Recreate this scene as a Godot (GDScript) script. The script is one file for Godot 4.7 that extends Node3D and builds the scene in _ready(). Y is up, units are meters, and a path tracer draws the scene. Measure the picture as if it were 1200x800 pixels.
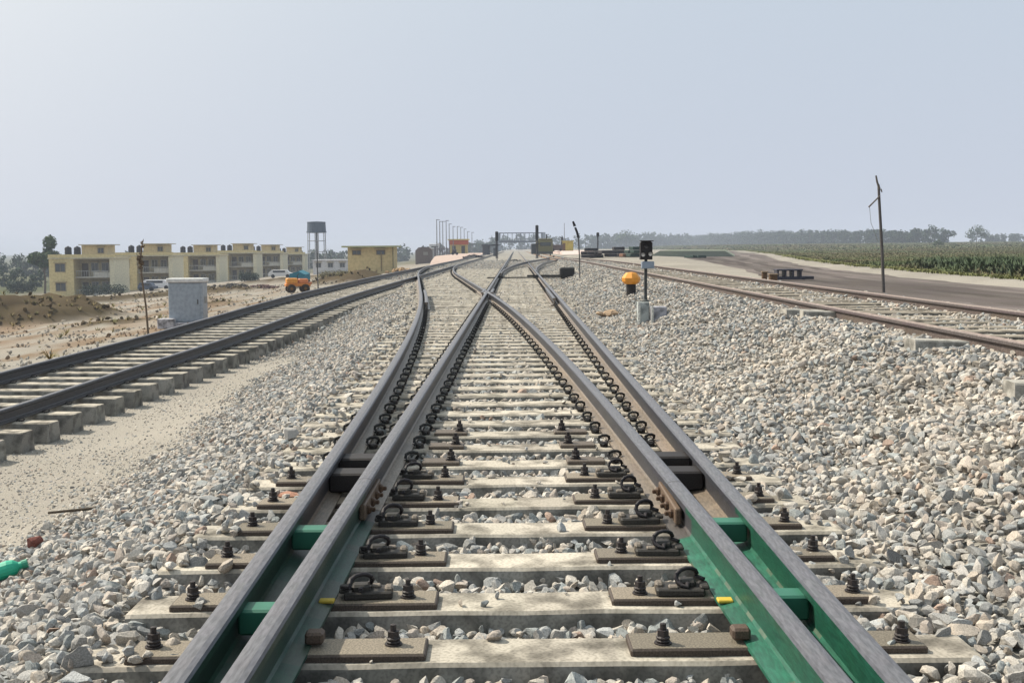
extends Node3D

func _ready() -> void:
	# camera
	var cam := Camera3D.new()
	cam.name = "camera"
	cam.position = Vector3(0, 1.118, 0)
	cam.rotation_order = EULER_ORDER_YXZ
	cam.rotation_degrees = Vector3(-4.58, 0.19, -0.4)
	cam.fov = 32.66
	cam.near = 0.1
	cam.far = 6000
	add_child(cam)
	# sky, air and sun
	var env := Environment.new()
	env.background_mode = Environment.BG_SKY
	var sky := Sky.new()
	var sm_ := ProceduralSkyMaterial.new()
	sm_.sky_top_color = Color(0.695, 0.76, 0.808)
	sm_.sky_horizon_color = Color(0.722, 0.748, 0.802)
	sm_.sky_curve = 0.25
	sm_.ground_bottom_color = Color(0.45, 0.42, 0.38)
	sm_.ground_horizon_color = Color(0.75, 0.76, 0.78)
	sm_.sun_angle_max = 120.0
	sm_.sun_curve = 0.36
	sm_.energy_multiplier = 1.0
	sky.sky_material = sm_
	env.sky = sky
	env.tonemap_mode = Environment.TONE_MAPPER_LINEAR
	env.tonemap_exposure = 1.2
	env.fog_enabled = true
	env.fog_density = 0.0005
	env.fog_light_color = Color(0.86, 0.90, 0.97)
	env.sdfgi_enabled = true
	env.ssao_enabled = true
	env.ssil_enabled = true
	var we := WorldEnvironment.new()
	we.name = "sky"
	we.environment = env
	add_child(we)
	var sun := DirectionalLight3D.new()
	sun.name = "sun"
	sun.light_energy = 1.6
	sun.light_color = Color(1.0, 0.965, 0.90)
	sun.light_angular_distance = 0.6
	sun.shadow_enabled = true
	add_child(sun)
	sun.look_at_from_position(Vector3(-0.85, 0.95, -0.38), Vector3.ZERO)
	# textures and materials
	nz.seed = 5; nz.frequency = 0.05
	nz2.seed = 15; nz2.frequency = 0.02
	var im := noise_image(0.05, 5, 1, 0.62, 1.12)
	tex_grain = ImageTexture.create_from_image(im)
	nrm_grain = normal_of(im, 4.0)
	im = noise_image(0.012, 5, 2, 0.6, 1.15)
	tex_mottle = ImageTexture.create_from_image(im)
	nrm_mottle = normal_of(im, 6.0)
	tex_grit = ImageTexture.create_from_image(grit_image())
	tex_worn = ImageTexture.create_from_image(noise_image(0.03, 5, 8, 0.72, 1.1))
	tex_soft = ImageTexture.create_from_image(noise_image(0.012, 5, 3, 0.88, 1.06))
	m_rail = mat(Color(1, 1, 1), 0.45, tex_worn, 1.3, nrm_grain, 0.2, 0.5)
	m_rail.uv1_scale = Vector3(5.0, 5.0, 0.7)
	m_rust_rail = mat(Color(2.5, 2.0, 1.6), 0.75, tex_worn, 1.7, nrm_grain, 0.3, 0.3)
	m_concrete = mat(Color(1, 1, 1), 0.94, tex_grit, 1.0, nrm_grain, 0.3, 0.2)
	m_dull = m_concrete.duplicate()
	m_dull.albedo_color = Color(0.86, 0.85, 0.84)
	m_iron = mat(Color(1, 1, 1), 0.6, tex_grain, 4.0, nrm_grain, 0.4, 0.4)
	m_paint = mat(Color(1, 1, 1), 0.5, tex_soft, 0.9, null, 1.0, 0.5)
	m_plain = mat(Color(1, 1, 1), 0.85, tex_grain, 1.0)
	m_wall = mat(Color(1, 1, 1), 0.9, tex_soft, 0.3)
	m_earth = mat(Color(1, 1, 1), 1.0, tex_grain, 2.2, nrm_grain, 1.4, 0.0)
	m_leaf = mat(Color(1, 1, 1), 0.8, null, 1.0, null, 1.0, 0.2)
	m_leaf.backlight_enabled = true
	m_leaf.backlight = Color(0.35, 0.4, 0.25)
	m_leaf.cull_mode = BaseMaterial3D.CULL_DISABLED
	m_glass = mat(Color(1, 1, 1), 0.15, null, 1.0, null, 1.0, 0.6)
	# the lie of the land, then the things on it
	lay_ground()
	strip("road", func(z: float) -> float: return table(ROAD, z)[0] + 0.5 * nz.get_noise_2d(z * 6.0, 3.0), func(z: float) -> float: return table(ROAD, z)[1] - 0.12 + 0.7 * nz.get_noise_2d(z * 5.0, 90.0), 2.0, 290.0, 0.008, m_earth, Color(0.145, 0.128, 0.122), "dark packed road running beside the tracks on the right")
	main_turnout()
	side_tracks()
	lay_ballast()
	signals()
	trackside()
	left_side()
	far_station()
	crops()
	rough_ground()

# ---------------------------------------------------------------- shape collector
class MB:
	var P := PackedVector3Array()
	var N := PackedVector3Array()
	var C := PackedColorArray()
	var c := Color(1, 1, 1)
	# a, b, c run counter-clockwise seen from outside
	func tri(a: Vector3, b: Vector3, d: Vector3) -> void:
		var n := (b - a).cross(d - a).normalized()
		P.push_back(a); P.push_back(d); P.push_back(b)
		for i in 3:
			N.push_back(n); C.push_back(c)
	func tri_n(a: Vector3, b: Vector3, d: Vector3, na: Vector3, nb: Vector3, nd: Vector3) -> void:
		P.push_back(a); P.push_back(d); P.push_back(b)
		N.push_back(na); N.push_back(nd); N.push_back(nb)
		for i in 3: C.push_back(c)
	func quad(a: Vector3, b: Vector3, d: Vector3, e: Vector3) -> void:
		tri(a, b, d); tri(a, d, e)
	func box(center: Vector3, size: Vector3, bevel := 0.0, basis := Basis.IDENTITY) -> void:
		var h := size * 0.5
		var bv := minf(bevel, minf(h.x, minf(h.y, h.z)) * 0.9)
		var cube := []
		for ax in 3:
			var u := (ax + 1) % 3
			var v := (ax + 2) % 3
			for s in [-1.0, 1.0]:
				var q := []
				for k in [[-1, -1], [1, -1], [1, 1], [-1, 1]]:
					var p := Vector3.ZERO
					p[ax] = s * h[ax]
					p[u] = k[0] * (h[u] - bv)
					p[v] = k[1] * (h[v] - bv)
					q.append(center + basis * p)
				if s > 0: quad(q[0], q[1], q[2], q[3])
				else: quad(q[3], q[2], q[1], q[0])
		if bv <= 0.0: return
		for ax in 3: # edges along ax
			var u := (ax + 1) % 3
			var v := (ax + 2) % 3
			for su in [-1.0, 1.0]:
				for sv in [-1.0, 1.0]:
					var q := []
					for k in [[-1, 0], [1, 0], [1, 1], [-1, 1]]:
						var p := Vector3.ZERO
						p[ax] = k[0] * (h[ax] - bv)
						p[u] = su * (h[u] - (bv if k[1] == 1 else 0.0))
						p[v] = sv * (h[v] - (0.0 if k[1] == 1 else bv))
						q.append(center + basis * p)
					if _flip(q, center): quad(q[0], q[3], q[2], q[1])
					else: quad(q[0], q[1], q[2], q[3])
		for sx in [-1.0, 1.0]:
			for sy in [-1.0, 1.0]:
				for sz in [-1.0, 1.0]:
					var a := center + basis * Vector3(sx * h.x, sy * (h.y - bv), sz * (h.z - bv))
					var b := center + basis * Vector3(sx * (h.x - bv), sy * h.y, sz * (h.z - bv))
					var d := center + basis * Vector3(sx * (h.x - bv), sy * (h.y - bv), sz * h.z)
					if (b - a).cross(d - a).dot(a + b + d - center * 3.0) > 0: tri(a, b, d)
					else: tri(a, d, b)
	func _flip(q: Array, center: Vector3) -> bool:
		var n: Vector3 = (q[1] - q[0]).cross(q[2] - q[0])
		return n.dot(q[0] + q[2] - center * 2.0) < 0
	# profile: closed polygon of Vector2 (x across, y up), counter-clockwise; path of Transform3D whose -z runs along it
	func sweep(prof: PackedVector2Array, path: Array, caps := true, cols = null, smooth := false) -> void:
		var n := prof.size()
		var base := c
		for i in path.size() - 1:
			var A: Transform3D = path[i]
			var B: Transform3D = path[i + 1]
			for j in n:
				var k := (j + 1) % n
				if cols != null: c = cols[j] if not (cols[j] is Array) else cols[j][i]
				var a0 := A * Vector3(prof[j].x, prof[j].y, 0)
				var a1 := A * Vector3(prof[k].x, prof[k].y, 0)
				var b0 := B * Vector3(prof[j].x, prof[j].y, 0)
				var b1 := B * Vector3(prof[k].x, prof[k].y, 0)
				if smooth:
					var na := (A.basis * Vector3(prof[j].x, prof[j].y, 0)).normalized()
					var nb := (A.basis * Vector3(prof[k].x, prof[k].y, 0)).normalized()
					tri_n(a0, b0, b1, na, na, nb); tri_n(a0, b1, a1, na, nb, nb)
				else:
					quad(a0, b0, b1, a1)
		if caps:
			var idx := Geometry2D.triangulate_polygon(prof)
			for e in [0, path.size() - 1]:
				var T: Transform3D = path[e]
				var i := 0
				while i + 2 < idx.size():
					var p0 := prof[idx[i]]; var p1 := prof[idx[i + 1]]; var p2 := prof[idx[i + 2]]
					var ccw := (p1 - p0).cross(p2 - p0) > 0
					var a := T * Vector3(p0.x, p0.y, 0); var b := T * Vector3(p1.x, p1.y, 0); var d := T * Vector3(p2.x, p2.y, 0)
					if ccw == (e == 0): tri(a, b, d)
					else: tri(a, d, b)
					i += 3
		c = base
	func tube(pts: Array, r0: float, r1: float, sides := 8) -> void:
		var frames := []
		for i in pts.size():
			var d: Vector3 = (pts[mini(i + 1, pts.size() - 1)] - pts[maxi(i - 1, 0)]).normalized()
			var up := Vector3.UP if absf(d.y) < 0.9 else Vector3.FORWARD
			var r := lerpf(r0, r1, float(i) / maxf(1.0, pts.size() - 1))
			var b := Basis.looking_at(d, up)
			frames.append(Transform3D(Basis(b.x * r, b.y * r, b.z * r), pts[i]))
		var prof := PackedVector2Array()
		for k in sides: prof.push_back(Vector2(cos(TAU * k / sides), sin(TAU * k / sides)))
		sweep(prof, frames, true, null, true)
	func lathe(center: Vector3, prof: Array, sides := 16) -> void: # prof: [radius, y] from bottom to top
		for i in prof.size() - 1:
			for k in sides:
				var a := TAU * k / sides
				var b := TAU * (k + 1) / sides
				var pa := Vector3(sin(a), 0, cos(a)); var pb := Vector3(sin(b), 0, cos(b))
				quad(center + pa * prof[i][0] + Vector3.UP * prof[i][1], center + pb * prof[i][0] + Vector3.UP * prof[i][1], center + pb * prof[i + 1][0] + Vector3.UP * prof[i + 1][1], center + pa * prof[i + 1][0] + Vector3.UP * prof[i + 1][1])
	func mesh() -> ArrayMesh:
		var arr := []
		arr.resize(Mesh.ARRAY_MAX)
		arr[Mesh.ARRAY_VERTEX] = P
		arr[Mesh.ARRAY_NORMAL] = N
		arr[Mesh.ARRAY_COLOR] = C
		var m := ArrayMesh.new()
		m.add_surface_from_arrays(Mesh.PRIMITIVE_TRIANGLES, arr)
		return m

# ---------------------------------------------------------------- scene helpers
var used := {}
func numbered(called: String) -> String:
	used[called] = used.get(called, 0) + 1
	return called if used[called] == 1 else "%s_%03d" % [called, used[called] - 1]
func part(called: String, m, mat: Material, parent: Node) -> MeshInstance3D:
	var o := MeshInstance3D.new()
	o.name = called if parent != self else numbered(called)
	o.mesh = m.mesh() if m is MB else m
	o.material_override = mat
	o.cast_shadow = GeometryInstance3D.SHADOW_CASTING_SETTING_ON
	parent.add_child(o, true)
	return o
func tag(o: Node, label: String, category := "", group := "", kind := "") -> Node:
	if label: o.set_meta("label", label)
	if category: o.set_meta("category", category)
	if group: o.set_meta("group", group)
	if kind: o.set_meta("kind", kind)
	return o
func thing(called: String, label: String, category: String, at := Vector3.ZERO, turn := 0.0, group := "") -> Node3D:
	var o := Node3D.new()
	o.name = numbered(called)
	add_child(o, true)
	o.position = at
	o.rotation.y = turn
	tag(o, label, category, group)
	return o
func scatter(called: String, mesh: Mesh, mat: Material, places: Array, tints, parent: Node) -> MultiMeshInstance3D:
	var mm := MultiMesh.new()
	mm.transform_format = MultiMesh.TRANSFORM_3D
	mm.use_colors = tints != null
	mm.mesh = mesh
	mm.instance_count = places.size()
	for i in places.size():
		mm.set_instance_transform(i, places[i])
		if tints != null: mm.set_instance_color(i, tints[i])
	var o := MultiMeshInstance3D.new()
	o.name = numbered(called) if parent == self else called
	o.multimesh = mm
	o.material_override = mat
	parent.add_child(o, true)
	return o
func h1(a: float) -> float: # repeatable 0..1 from a number
	return fposmod(sin(a * 127.1 + 11.7) * 43758.5453, 1.0)
func sm(a: float, b: float, x: float) -> float: return smoothstep(a, b, x)

# ---------------------------------------------------------------- materials
var tex_grain: ImageTexture
var tex_mottle: ImageTexture
var tex_soft: ImageTexture
var tex_worn: ImageTexture
var tex_grit: ImageTexture
var nrm_grain: ImageTexture
var nrm_mottle: ImageTexture
func noise_image(freq: float, octaves: int, seed_: int, lo: float, hi: float, size := 512, kind := FastNoiseLite.TYPE_SIMPLEX_SMOOTH, sx := 1.0) -> Image:
	var n := FastNoiseLite.new()
	n.seed = seed_; n.frequency = freq; n.noise_type = kind
	n.fractal_type = FastNoiseLite.FRACTAL_FBM; n.fractal_octaves = octaves
	var im := n.get_seamless_image(size, size)
	im.convert(Image.FORMAT_RGB8)
	var d := im.get_data()
	for i in range(0, d.size(), 3):
		var v := clampf(d[i] / 255.0, 0, 1)
		var g := int(clampf(lerpf(lo, hi, v), 0, 1) * 255.0)
		d[i] = g; d[i + 1] = g; d[i + 2] = g
	return Image.create_from_data(size, size, false, Image.FORMAT_RGB8, d)
func grit_image() -> Image: # blotchy dust with dark specks and stains, for concrete
	var a := noise_image(0.008, 4, 21, 0.55, 1.3)
	var b := noise_image(0.11, 4, 22, 0.5, 1.4)
	var da := a.get_data()
	var db := b.get_data()
	for i in range(0, da.size(), 3):
		var v := clampf(da[i] / 255.0 * (0.55 + 0.45 * db[i] / 255.0), 0, 1)
		if db[i] < 118: v *= 0.78
		da[i] = int(v * 255); da[i + 1] = int(v * 254); da[i + 2] = int(v * 252)
	return Image.create_from_data(512, 512, false, Image.FORMAT_RGB8, da)
func normal_of(im: Image, strength: float) -> ImageTexture:
	var c: Image = im.duplicate()
	c.convert(Image.FORMAT_RGBA8)
	c.bump_map_to_normal_map(strength)
	return ImageTexture.create_from_image(c)
func mat(color: Color, rough := 0.85, texture = null, scale := 1.0, normal = null, nscale := 1.0, spec := 0.4) -> StandardMaterial3D:
	var m := StandardMaterial3D.new()
	m.albedo_color = color.linear_to_srgb()
	m.roughness = rough
	m.metallic_specular = spec
	m.vertex_color_use_as_albedo = true
	if texture != null or normal != null:
		m.uv1_triplanar = true
		m.uv1_world_triplanar = true
		m.uv1_scale = Vector3.ONE * scale
	if texture != null: m.albedo_texture = texture
	if normal != null:
		m.normal_enabled = true
		m.normal_texture = normal
		m.normal_scale = nscale
	return m

# ---------------------------------------------------------------- the lie of the land (metres; main rail tops at y = 0, the camera over z = 0)
const F := 1365.0
const VX := 604.5
const L2X := -0.745
const R2X := 0.99
const MID := 0.1225
const A := 0.0335
const S_LEFT := 5.05
const RT := 4.68   # middle of the track on the right
const SLEEPER_TOP := -0.186
func gx(px: float, z: float) -> float: return (px - VX) * z / F
func div_left(z: float) -> float:
	if z < -8.9: return 0.0
	if z < 29.7: return pow(A * (z + 8.9), 2.0)
	if z < 49.3: return 1.672 + 0.0866 * (z - 29.7)
	if z < 87.9: return S_LEFT - pow(A * (87.9 - z), 2.0)
	return S_LEFT
func div_right(z: float) -> float:
	var w := z - 52.0
	if w < 0: return 0.0
	if w < 38.6: return pow(A * w, 2.0)
	if w < 52.4: return 1.672 + 0.0866 * (w - 38.6)
	if w < 91.0: return (RT - MID) - pow(A * (91.0 - w), 2.0)
	return RT - MID
func table(t: Array, z: float) -> Array: # rows [z, a, b]
	if z <= t[0][0]:
		var s0: float = (z - t[0][0]) / (t[1][0] - t[0][0])
		return [lerpf(t[0][1], t[1][1], s0), lerpf(t[0][2], t[1][2], s0)]
	for i in t.size() - 1:
		if z <= t[i + 1][0]:
			var s: float = (z - t[i][0]) / (t[i + 1][0] - t[i][0])
			var p: Array = t[maxi(i - 1, 0)]
			var q: Array = t[mini(i + 2, t.size() - 1)]
			var o := []
			for k in [1, 2]:
				var m0: float = (t[i + 1][k] - p[k]) / maxf(t[i + 1][0] - p[0], 0.01) * (t[i + 1][0] - t[i][0])
				var m1: float = (q[k] - t[i][k]) / maxf(q[0] - t[i][0], 0.01) * (t[i + 1][0] - t[i][0])
				var s2 := s * s
				var s3 := s2 * s
				o.append((2 * s3 - 3 * s2 + 1) * t[i][k] + (s3 - 2 * s2 + s) * m0 + (-2 * s3 + 3 * s2) * t[i + 1][k] + (s3 - s2) * m1)
			return o
	return [t[-1][1], t[-1][2]]
# right rail of the left-hand track and its height
const LT := [[6.0, -6.95, -0.94], [13.8, -6.1, -0.74], [16.7, -5.82, -0.64], [22.4, -5.33, -0.48], [32.5, -4.78, -0.2], [42.0, -4.32, -0.06], [50.0, -4.12, -0.01], [62.0, -4.06, 0.0], [400.0, -4.06, 0.0]]
const ROAD := [[-10.0, 8.4, 13.3], [20.0, 8.4, 13.3], [36.0, 8.5, 13.4], [48.0, 9.9, 14.6], [60.0, 11.5, 16.0], [86.0, 14.2, 20.0], [117.0, 17.2, 26.0], [160.0, 22.0, 34.0], [300.0, 40.0, 58.0]]
func left_mid(z: float) -> float: return table(LT, z)[0] - 0.8675
func left_y(z: float) -> float: return table(LT, z)[1]
func right_y(z: float) -> float: return 0.39 * (1.0 - sm(55, 150, z))
var nz := FastNoiseLite.new()
var nz2 := FastNoiseLite.new()
func left_bed(z: float) -> float: return left_y(z) + SLEEPER_TOP - 0.235 + 0.19 * sm(24, 33, z)
const MOUNDS := [[-23.0, 56.0, 3.2, 2.6, 1.15], [-30.0, 55.0, 6.0, 2.4, 0.75], [-38.0, 52.0, 6.0, 2.4, 0.7], [-40.0, 108.0, 9.0, 3.0, 0.54], [-54.0, 112.0, 7.0, 3.0, 0.42], [-17.0, 63.0, 1.8, 1.6, 0.25], [-33.0, 118.0, 4.0, 2.5, 0.36], [-30.5, 152.0, 8.0, 2.5, 0.54], [-15.5, 45.0, 2.0, 1.5, 0.2], [-13.0, 95.0, 2.5, 2.0, 0.8], [-16.0, 100.0, 2.0, 2.0, 0.6], [-24.5, 96.0, 3.0, 2.0, 0.45]]
func mound(x: float, z: float) -> float:
	var y := 0.0
	for m in MOUNDS:
		var d := pow((x - m[0]) / m[2], 2.0) + pow((z - m[1]) / m[3], 2.0)
		if d < 4.0: y += m[4] * exp(-d * d * 0.9)
	return y
# height of the ground (the gravel lies on it)
func hollow(x: float, z: float) -> float: # brown dusty hollows in the ballast bank on the right
	return exp(-(pow((x - 2.6) / 0.55, 2.0) + pow((z - 11.6) / 0.9, 2.0))) + 0.8 * exp(-(pow((x - 2.75) / 0.35, 2.0) + pow((z - 7.9) / 0.5, 2.0)))
func ground(x: float, z: float) -> float:
	var shoulder := L2X - div_left(z) - 0.62
	var lm := left_mid(z)
	var bed := left_bed(z)
	var wob := nz.get_noise_2d(x * 9.0, z * 9.0)
	if x < shoulder:
		var xe := lm + 1.5
		if x > xe:
			var t := clampf((shoulder - x) / maxf(shoulder - xe, 0.4), 0, 1)
			return lerpf(-0.21, bed, 1.0 - pow(1.0 - t, 1.75)) + wob * 0.05 * sin(t * PI)
		if x > lm - 1.6: return bed + wob * 0.008
		var d := lm - 1.6 - x
		var plane := maxf(-1.3 - 0.08 * maxf(-x - 9.0, 0.0), -6.2)
		var y := lerpf(bed, minf(plane, bed), sm(0, 2.6, d))
		var mh := mound(x, z)
		return y + mh * (1.0 + 0.55 * nz.get_noise_2d(x * 14.0, z * 14.0)) + mh * 0.25 * nz.get_noise_2d(x * 45.0, z * 45.0) + wob * 0.12 * sm(1, 5, d) + nz2.get_noise_2d(x * 1.6, z * 1.6) * 0.3 * sm(3, 20, d) + absf(nz.get_noise_2d(d * 14.0, z * 2.0)) * 0.16 * sm(1.5, 4, d) + nz.get_noise_2d(x * 22.0, z * 22.0) * 0.06 * sm(1, 3, d)
	var inner := -0.252 + 0.02 * sm(4, 9, z) + 0.008 * sm(9, 20, z)
	if x < L2X - div_left(z) - 0.2: return lerpf(-0.215, inner, sm(shoulder, shoulder + 0.42, x)) + wob * 0.03
	if x < R2X + div_right(z) + 0.2: return inner + wob * 0.02
	var ry := right_y(z)
	var top := ry - 0.115
	var xr := minf(R2X + div_right(z), 3.2)
	if x < 3.5:
		var t := clampf((x - xr - 0.55) / maxf(3.45 - xr - 0.55, 0.3), 0, 1)
		return lerpf(lerpf(inner, -0.215, sm(xr + 0.2, xr + 0.4, x)), top, sm(0.0, 1.0, t)) + (wob * 0.10 + nz2.get_noise_2d(x * 16.0, z * 16.0) * 0.16) * sin(t * PI) * sm(0, 4, z) - 0.12 * hollow(x, z)
	if x < 6.0: return top + wob * 0.03 - 0.045 * (sm(3.95, 4.15, x) - sm(5.2, 5.4, x))
	var rd := table(ROAD, z)
	var road_y := -0.02
	var t2 := clampf((x - 6.0) / 1.6, 0, 1)
	if x < rd[0] + 0.01: return lerpf(top, road_y, sm(0, 1, t2)) + wob * 0.06 * sm(6.2, 7.5, x) * (1.0 - sm(rd[0] - 1.0, rd[0] - 0.2, x)) + 0.18 * sm(55, 75, z) * sin(clampf((x - 6.5) / maxf(rd[0] - 6.5, 1.0), 0, 1) * PI)
	if x < rd[1]: return road_y
	var e: float = x - rd[1]
	var bank := 0.10 * sm(0.1, 0.5, e) * (1.0 - sm(1.5, 3.0, e)) + wob * 0.05 * sm(0.3, 1, e)
	return road_y + bank - 0.3 * sm(1.6, 4.5, e) + 1.5 * sm(40, 420, e) + 2.3 * sm(120, 650, z) * sm(6, 60, e)
# how much of the surface is gravel, 0..1
func gravel(x: float, z: float) -> float:
	var w := nz2.get_noise_2d(x * 22.0, z * 22.0) * 0.35 + nz.get_noise_2d(x * 30.0, z * 30.0) * 0.25
	if x < MID:
		var g := sm(-3.45, -2.7, x + w + 0.9 * sm(9, 19, z))
		g = maxf(g, sm(19, 25, z + w * 4.0) * sm(left_mid(z) - 1.6, left_mid(z) - 1.2, x))
		return g
	return 1.0 - sm(6.1, 7.2, x + w)

# ---------------------------------------------------------------- rails
const HEAD := [Vector2(-0.0085, -0.135), Vector2(-0.0085, -0.06), Vector2(-0.012, -0.052), Vector2(-0.035, -0.040), Vector2(-0.036, -0.014), Vector2(-0.031, -0.004), Vector2(-0.014, 0.0), Vector2(0.014, 0.0), Vector2(0.031, -0.004), Vector2(0.036, -0.014), Vector2(0.035, -0.040), Vector2(0.012, -0.052), Vector2(0.0085, -0.06), Vector2(0.0085, -0.135), Vector2(0.016, -0.146), Vector2(0.075, -0.160), Vector2(0.075, -0.172), Vector2(-0.075, -0.172), Vector2(-0.075, -0.160), Vector2(-0.016, -0.146)]
func rail_profile() -> PackedVector2Array:
	var p := PackedVector2Array(HEAD)
	p.reverse()
	return p
var m_rail: StandardMaterial3D
var m_rust_rail: StandardMaterial3D
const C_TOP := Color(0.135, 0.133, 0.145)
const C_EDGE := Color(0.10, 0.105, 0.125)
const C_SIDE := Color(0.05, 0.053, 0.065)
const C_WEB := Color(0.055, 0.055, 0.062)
const C_FOOT := Color(0.30, 0.235, 0.17)
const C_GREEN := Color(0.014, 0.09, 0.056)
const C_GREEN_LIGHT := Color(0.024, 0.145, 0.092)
# green_l / green_r: painted up to this distance on its left / right side
func rail(called: String, parent: Node, fx: Callable, fy: Callable, z0: float, z1: float, green_l := -9.0, green_r := -9.0, offset := 0.0, low := 0.0, dust := 1.0) -> MeshInstance3D:
	var zs := []
	var z := z0
	while z < z1 - 0.01:
		zs.append(z)
		z += 0.09 if z > 2.4 and z < 5.6 else clampf(absf(z) * 0.06, 0.25, 5.0)
	zs.append(z1)
	var path := []
	for t in zs:
		var p := Vector3(fx.call(t) + offset, fy.call(t) - low, -t)
		var q := Vector3(fx.call(t + 0.2) + offset, fy.call(t + 0.2) - low, -t - 0.2)
		path.append(Transform3D(Basis.looking_at(q - p), p))
	var prof := rail_profile()
	var n := prof.size()
	var cols := []
	for j in n:
		var a := prof[j]
		var b := prof[(j + 1) % n]
		var m := (a + b) * 0.5
		var row := []
		for i in zs.size():
			var c := C_WEB
			var t: float = zs[i]
			var v := h1(t * 3.1 + j) * 0.12 + 0.94
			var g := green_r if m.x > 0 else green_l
			var painted_shade: bool = fx.call(5.0) < 0.0
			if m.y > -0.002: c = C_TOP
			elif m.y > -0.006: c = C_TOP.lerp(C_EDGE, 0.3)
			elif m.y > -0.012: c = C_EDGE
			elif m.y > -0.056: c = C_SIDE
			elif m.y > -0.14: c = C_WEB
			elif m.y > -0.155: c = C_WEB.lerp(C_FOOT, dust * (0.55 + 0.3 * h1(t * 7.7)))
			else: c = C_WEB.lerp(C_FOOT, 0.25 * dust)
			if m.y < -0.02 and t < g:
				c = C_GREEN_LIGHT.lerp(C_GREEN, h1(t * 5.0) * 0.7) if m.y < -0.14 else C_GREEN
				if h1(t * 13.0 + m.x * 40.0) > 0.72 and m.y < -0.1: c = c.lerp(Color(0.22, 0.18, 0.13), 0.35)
				if painted_shade: c = c.lerp(Color(0.012, 0.02, 0.02), 0.62)  # left-hand rails: shade painted into the green, towards near-black
			row.append(Color(c.r * v, c.g * v, c.b * v))
		cols.append(row)
	var mb := MB.new()
	mb.c = C_WEB
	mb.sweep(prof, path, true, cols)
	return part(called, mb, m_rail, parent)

var m_concrete: StandardMaterial3D
var m_iron: StandardMaterial3D
var m_dull: StandardMaterial3D
var m_paint: StandardMaterial3D
var m_plain: StandardMaterial3D
var m_wall: StandardMaterial3D
var m_leaf: StandardMaterial3D
var m_earth: StandardMaterial3D
var sleeper_shapes := {}
func sleeper_mesh(length: float, tone: int) -> ArrayMesh:
	tone = tone % 8
	var key := "%.2f_%d" % [length, tone]
	if sleeper_shapes.has(key): return sleeper_shapes[key]
	var mb := MB.new()
	var k: float = [0.92, 1.0, 1.08, 0.98][tone % 4]
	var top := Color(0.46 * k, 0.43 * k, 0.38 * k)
	var side := Color(0.285 * k, 0.28 * k, 0.262 * k)  # side faces darkened in the colour itself, deepening their shade
	var prof := PackedVector2Array([Vector2(-0.145, -0.21), Vector2(0.145, -0.21), Vector2(0.122, -0.012), Vector2(0.110, 0.0), Vector2(-0.110, 0.0), Vector2(-0.122, -0.012)])
	var path := []
	var stops := [-length * 0.5, -length * 0.5 + 0.02]
	var inner := length - 0.04
	for q in 9: stops.append(-inner * 0.5 + inner * (q + 1.0) / 10.0)
	stops.append_array([length * 0.5 - 0.02, length * 0.5])
	for x in stops:
		var e := 0.96 if absf(x) > length * 0.5 - 0.01 else 1.0
		var dip := (h1(x * 3.7 + tone * 5.1) - 0.5) * 0.006 if e == 1.0 else 0.0
		path.append(Transform3D(Basis.looking_at(Vector3.RIGHT).scaled_local(Vector3(e, e if e == 1.0 else 0.985, 1)), Vector3(x, dip if e == 1.0 else -0.004, 0)))
	mb.c = side
	var tops := []
	var sides := []
	for q in stops.size():
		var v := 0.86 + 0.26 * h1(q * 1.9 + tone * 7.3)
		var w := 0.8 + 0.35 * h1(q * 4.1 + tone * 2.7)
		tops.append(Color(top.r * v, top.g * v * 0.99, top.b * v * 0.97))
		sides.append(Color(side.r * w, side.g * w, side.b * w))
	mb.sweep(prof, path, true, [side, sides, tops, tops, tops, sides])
	sleeper_shapes[key] = mb.mesh()
	return sleeper_shapes[key]
func sleeper(parent: Node, x0: float, x1: float, y: float, z: float, turn: float, tone: int) -> MeshInstance3D:
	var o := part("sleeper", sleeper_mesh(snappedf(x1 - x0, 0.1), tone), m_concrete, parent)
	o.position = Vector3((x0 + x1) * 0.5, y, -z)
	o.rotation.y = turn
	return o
func clip_shape() -> ArrayMesh: # a sprung steel rail clip, seen as a ring along the track
	var mb := MB.new()
	mb.c = Color(0.035, 0.033, 0.033)
	var pts := [Vector3(0.0, 0.012, 0.055), Vector3(0.0, 0.012, 0.0), Vector3(0.0, 0.014, -0.045)]
	for i in 10:
		var a := -PI * 0.5 + TAU * 0.84 * i / 9.0
		pts.append(Vector3(0.040 * cos(a) + 0.006 * sin(a * 2.0), 0.046 + 0.033 * sin(a), -0.05 + 0.011 * i))
	pts.append(Vector3(-0.05, 0.022, 0.03))
	mb.tube(pts, 0.0115, 0.0115, 7)
	mb.c = Color(0.06, 0.05, 0.045)
	mb.box(Vector3(0.0, 0.012, 0.0), Vector3(0.06, 0.036, 0.06), 0.008)
	return mb.mesh()
func bolt_shape() -> ArrayMesh:
	var mb := MB.new()
	mb.c = Color(0.05, 0.043, 0.04)
	mb.lathe(Vector3.ZERO, [[0.034, 0.0], [0.034, 0.006], [0.0, 0.006]], 12)
	for i in 2: mb.lathe(Vector3.ZERO, [[0.026, 0.008 + i * 0.012], [0.028, 0.014 + i * 0.012], [0.022, 0.019 + i * 0.012]], 10)
	mb.lathe(Vector3.ZERO, [[0.024, 0.03], [0.024, 0.052], [0.0, 0.052]], 6)
	mb.lathe(Vector3.ZERO, [[0.012, 0.05], [0.012, 0.075], [0.0, 0.077]], 8)
	return mb.mesh()
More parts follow.
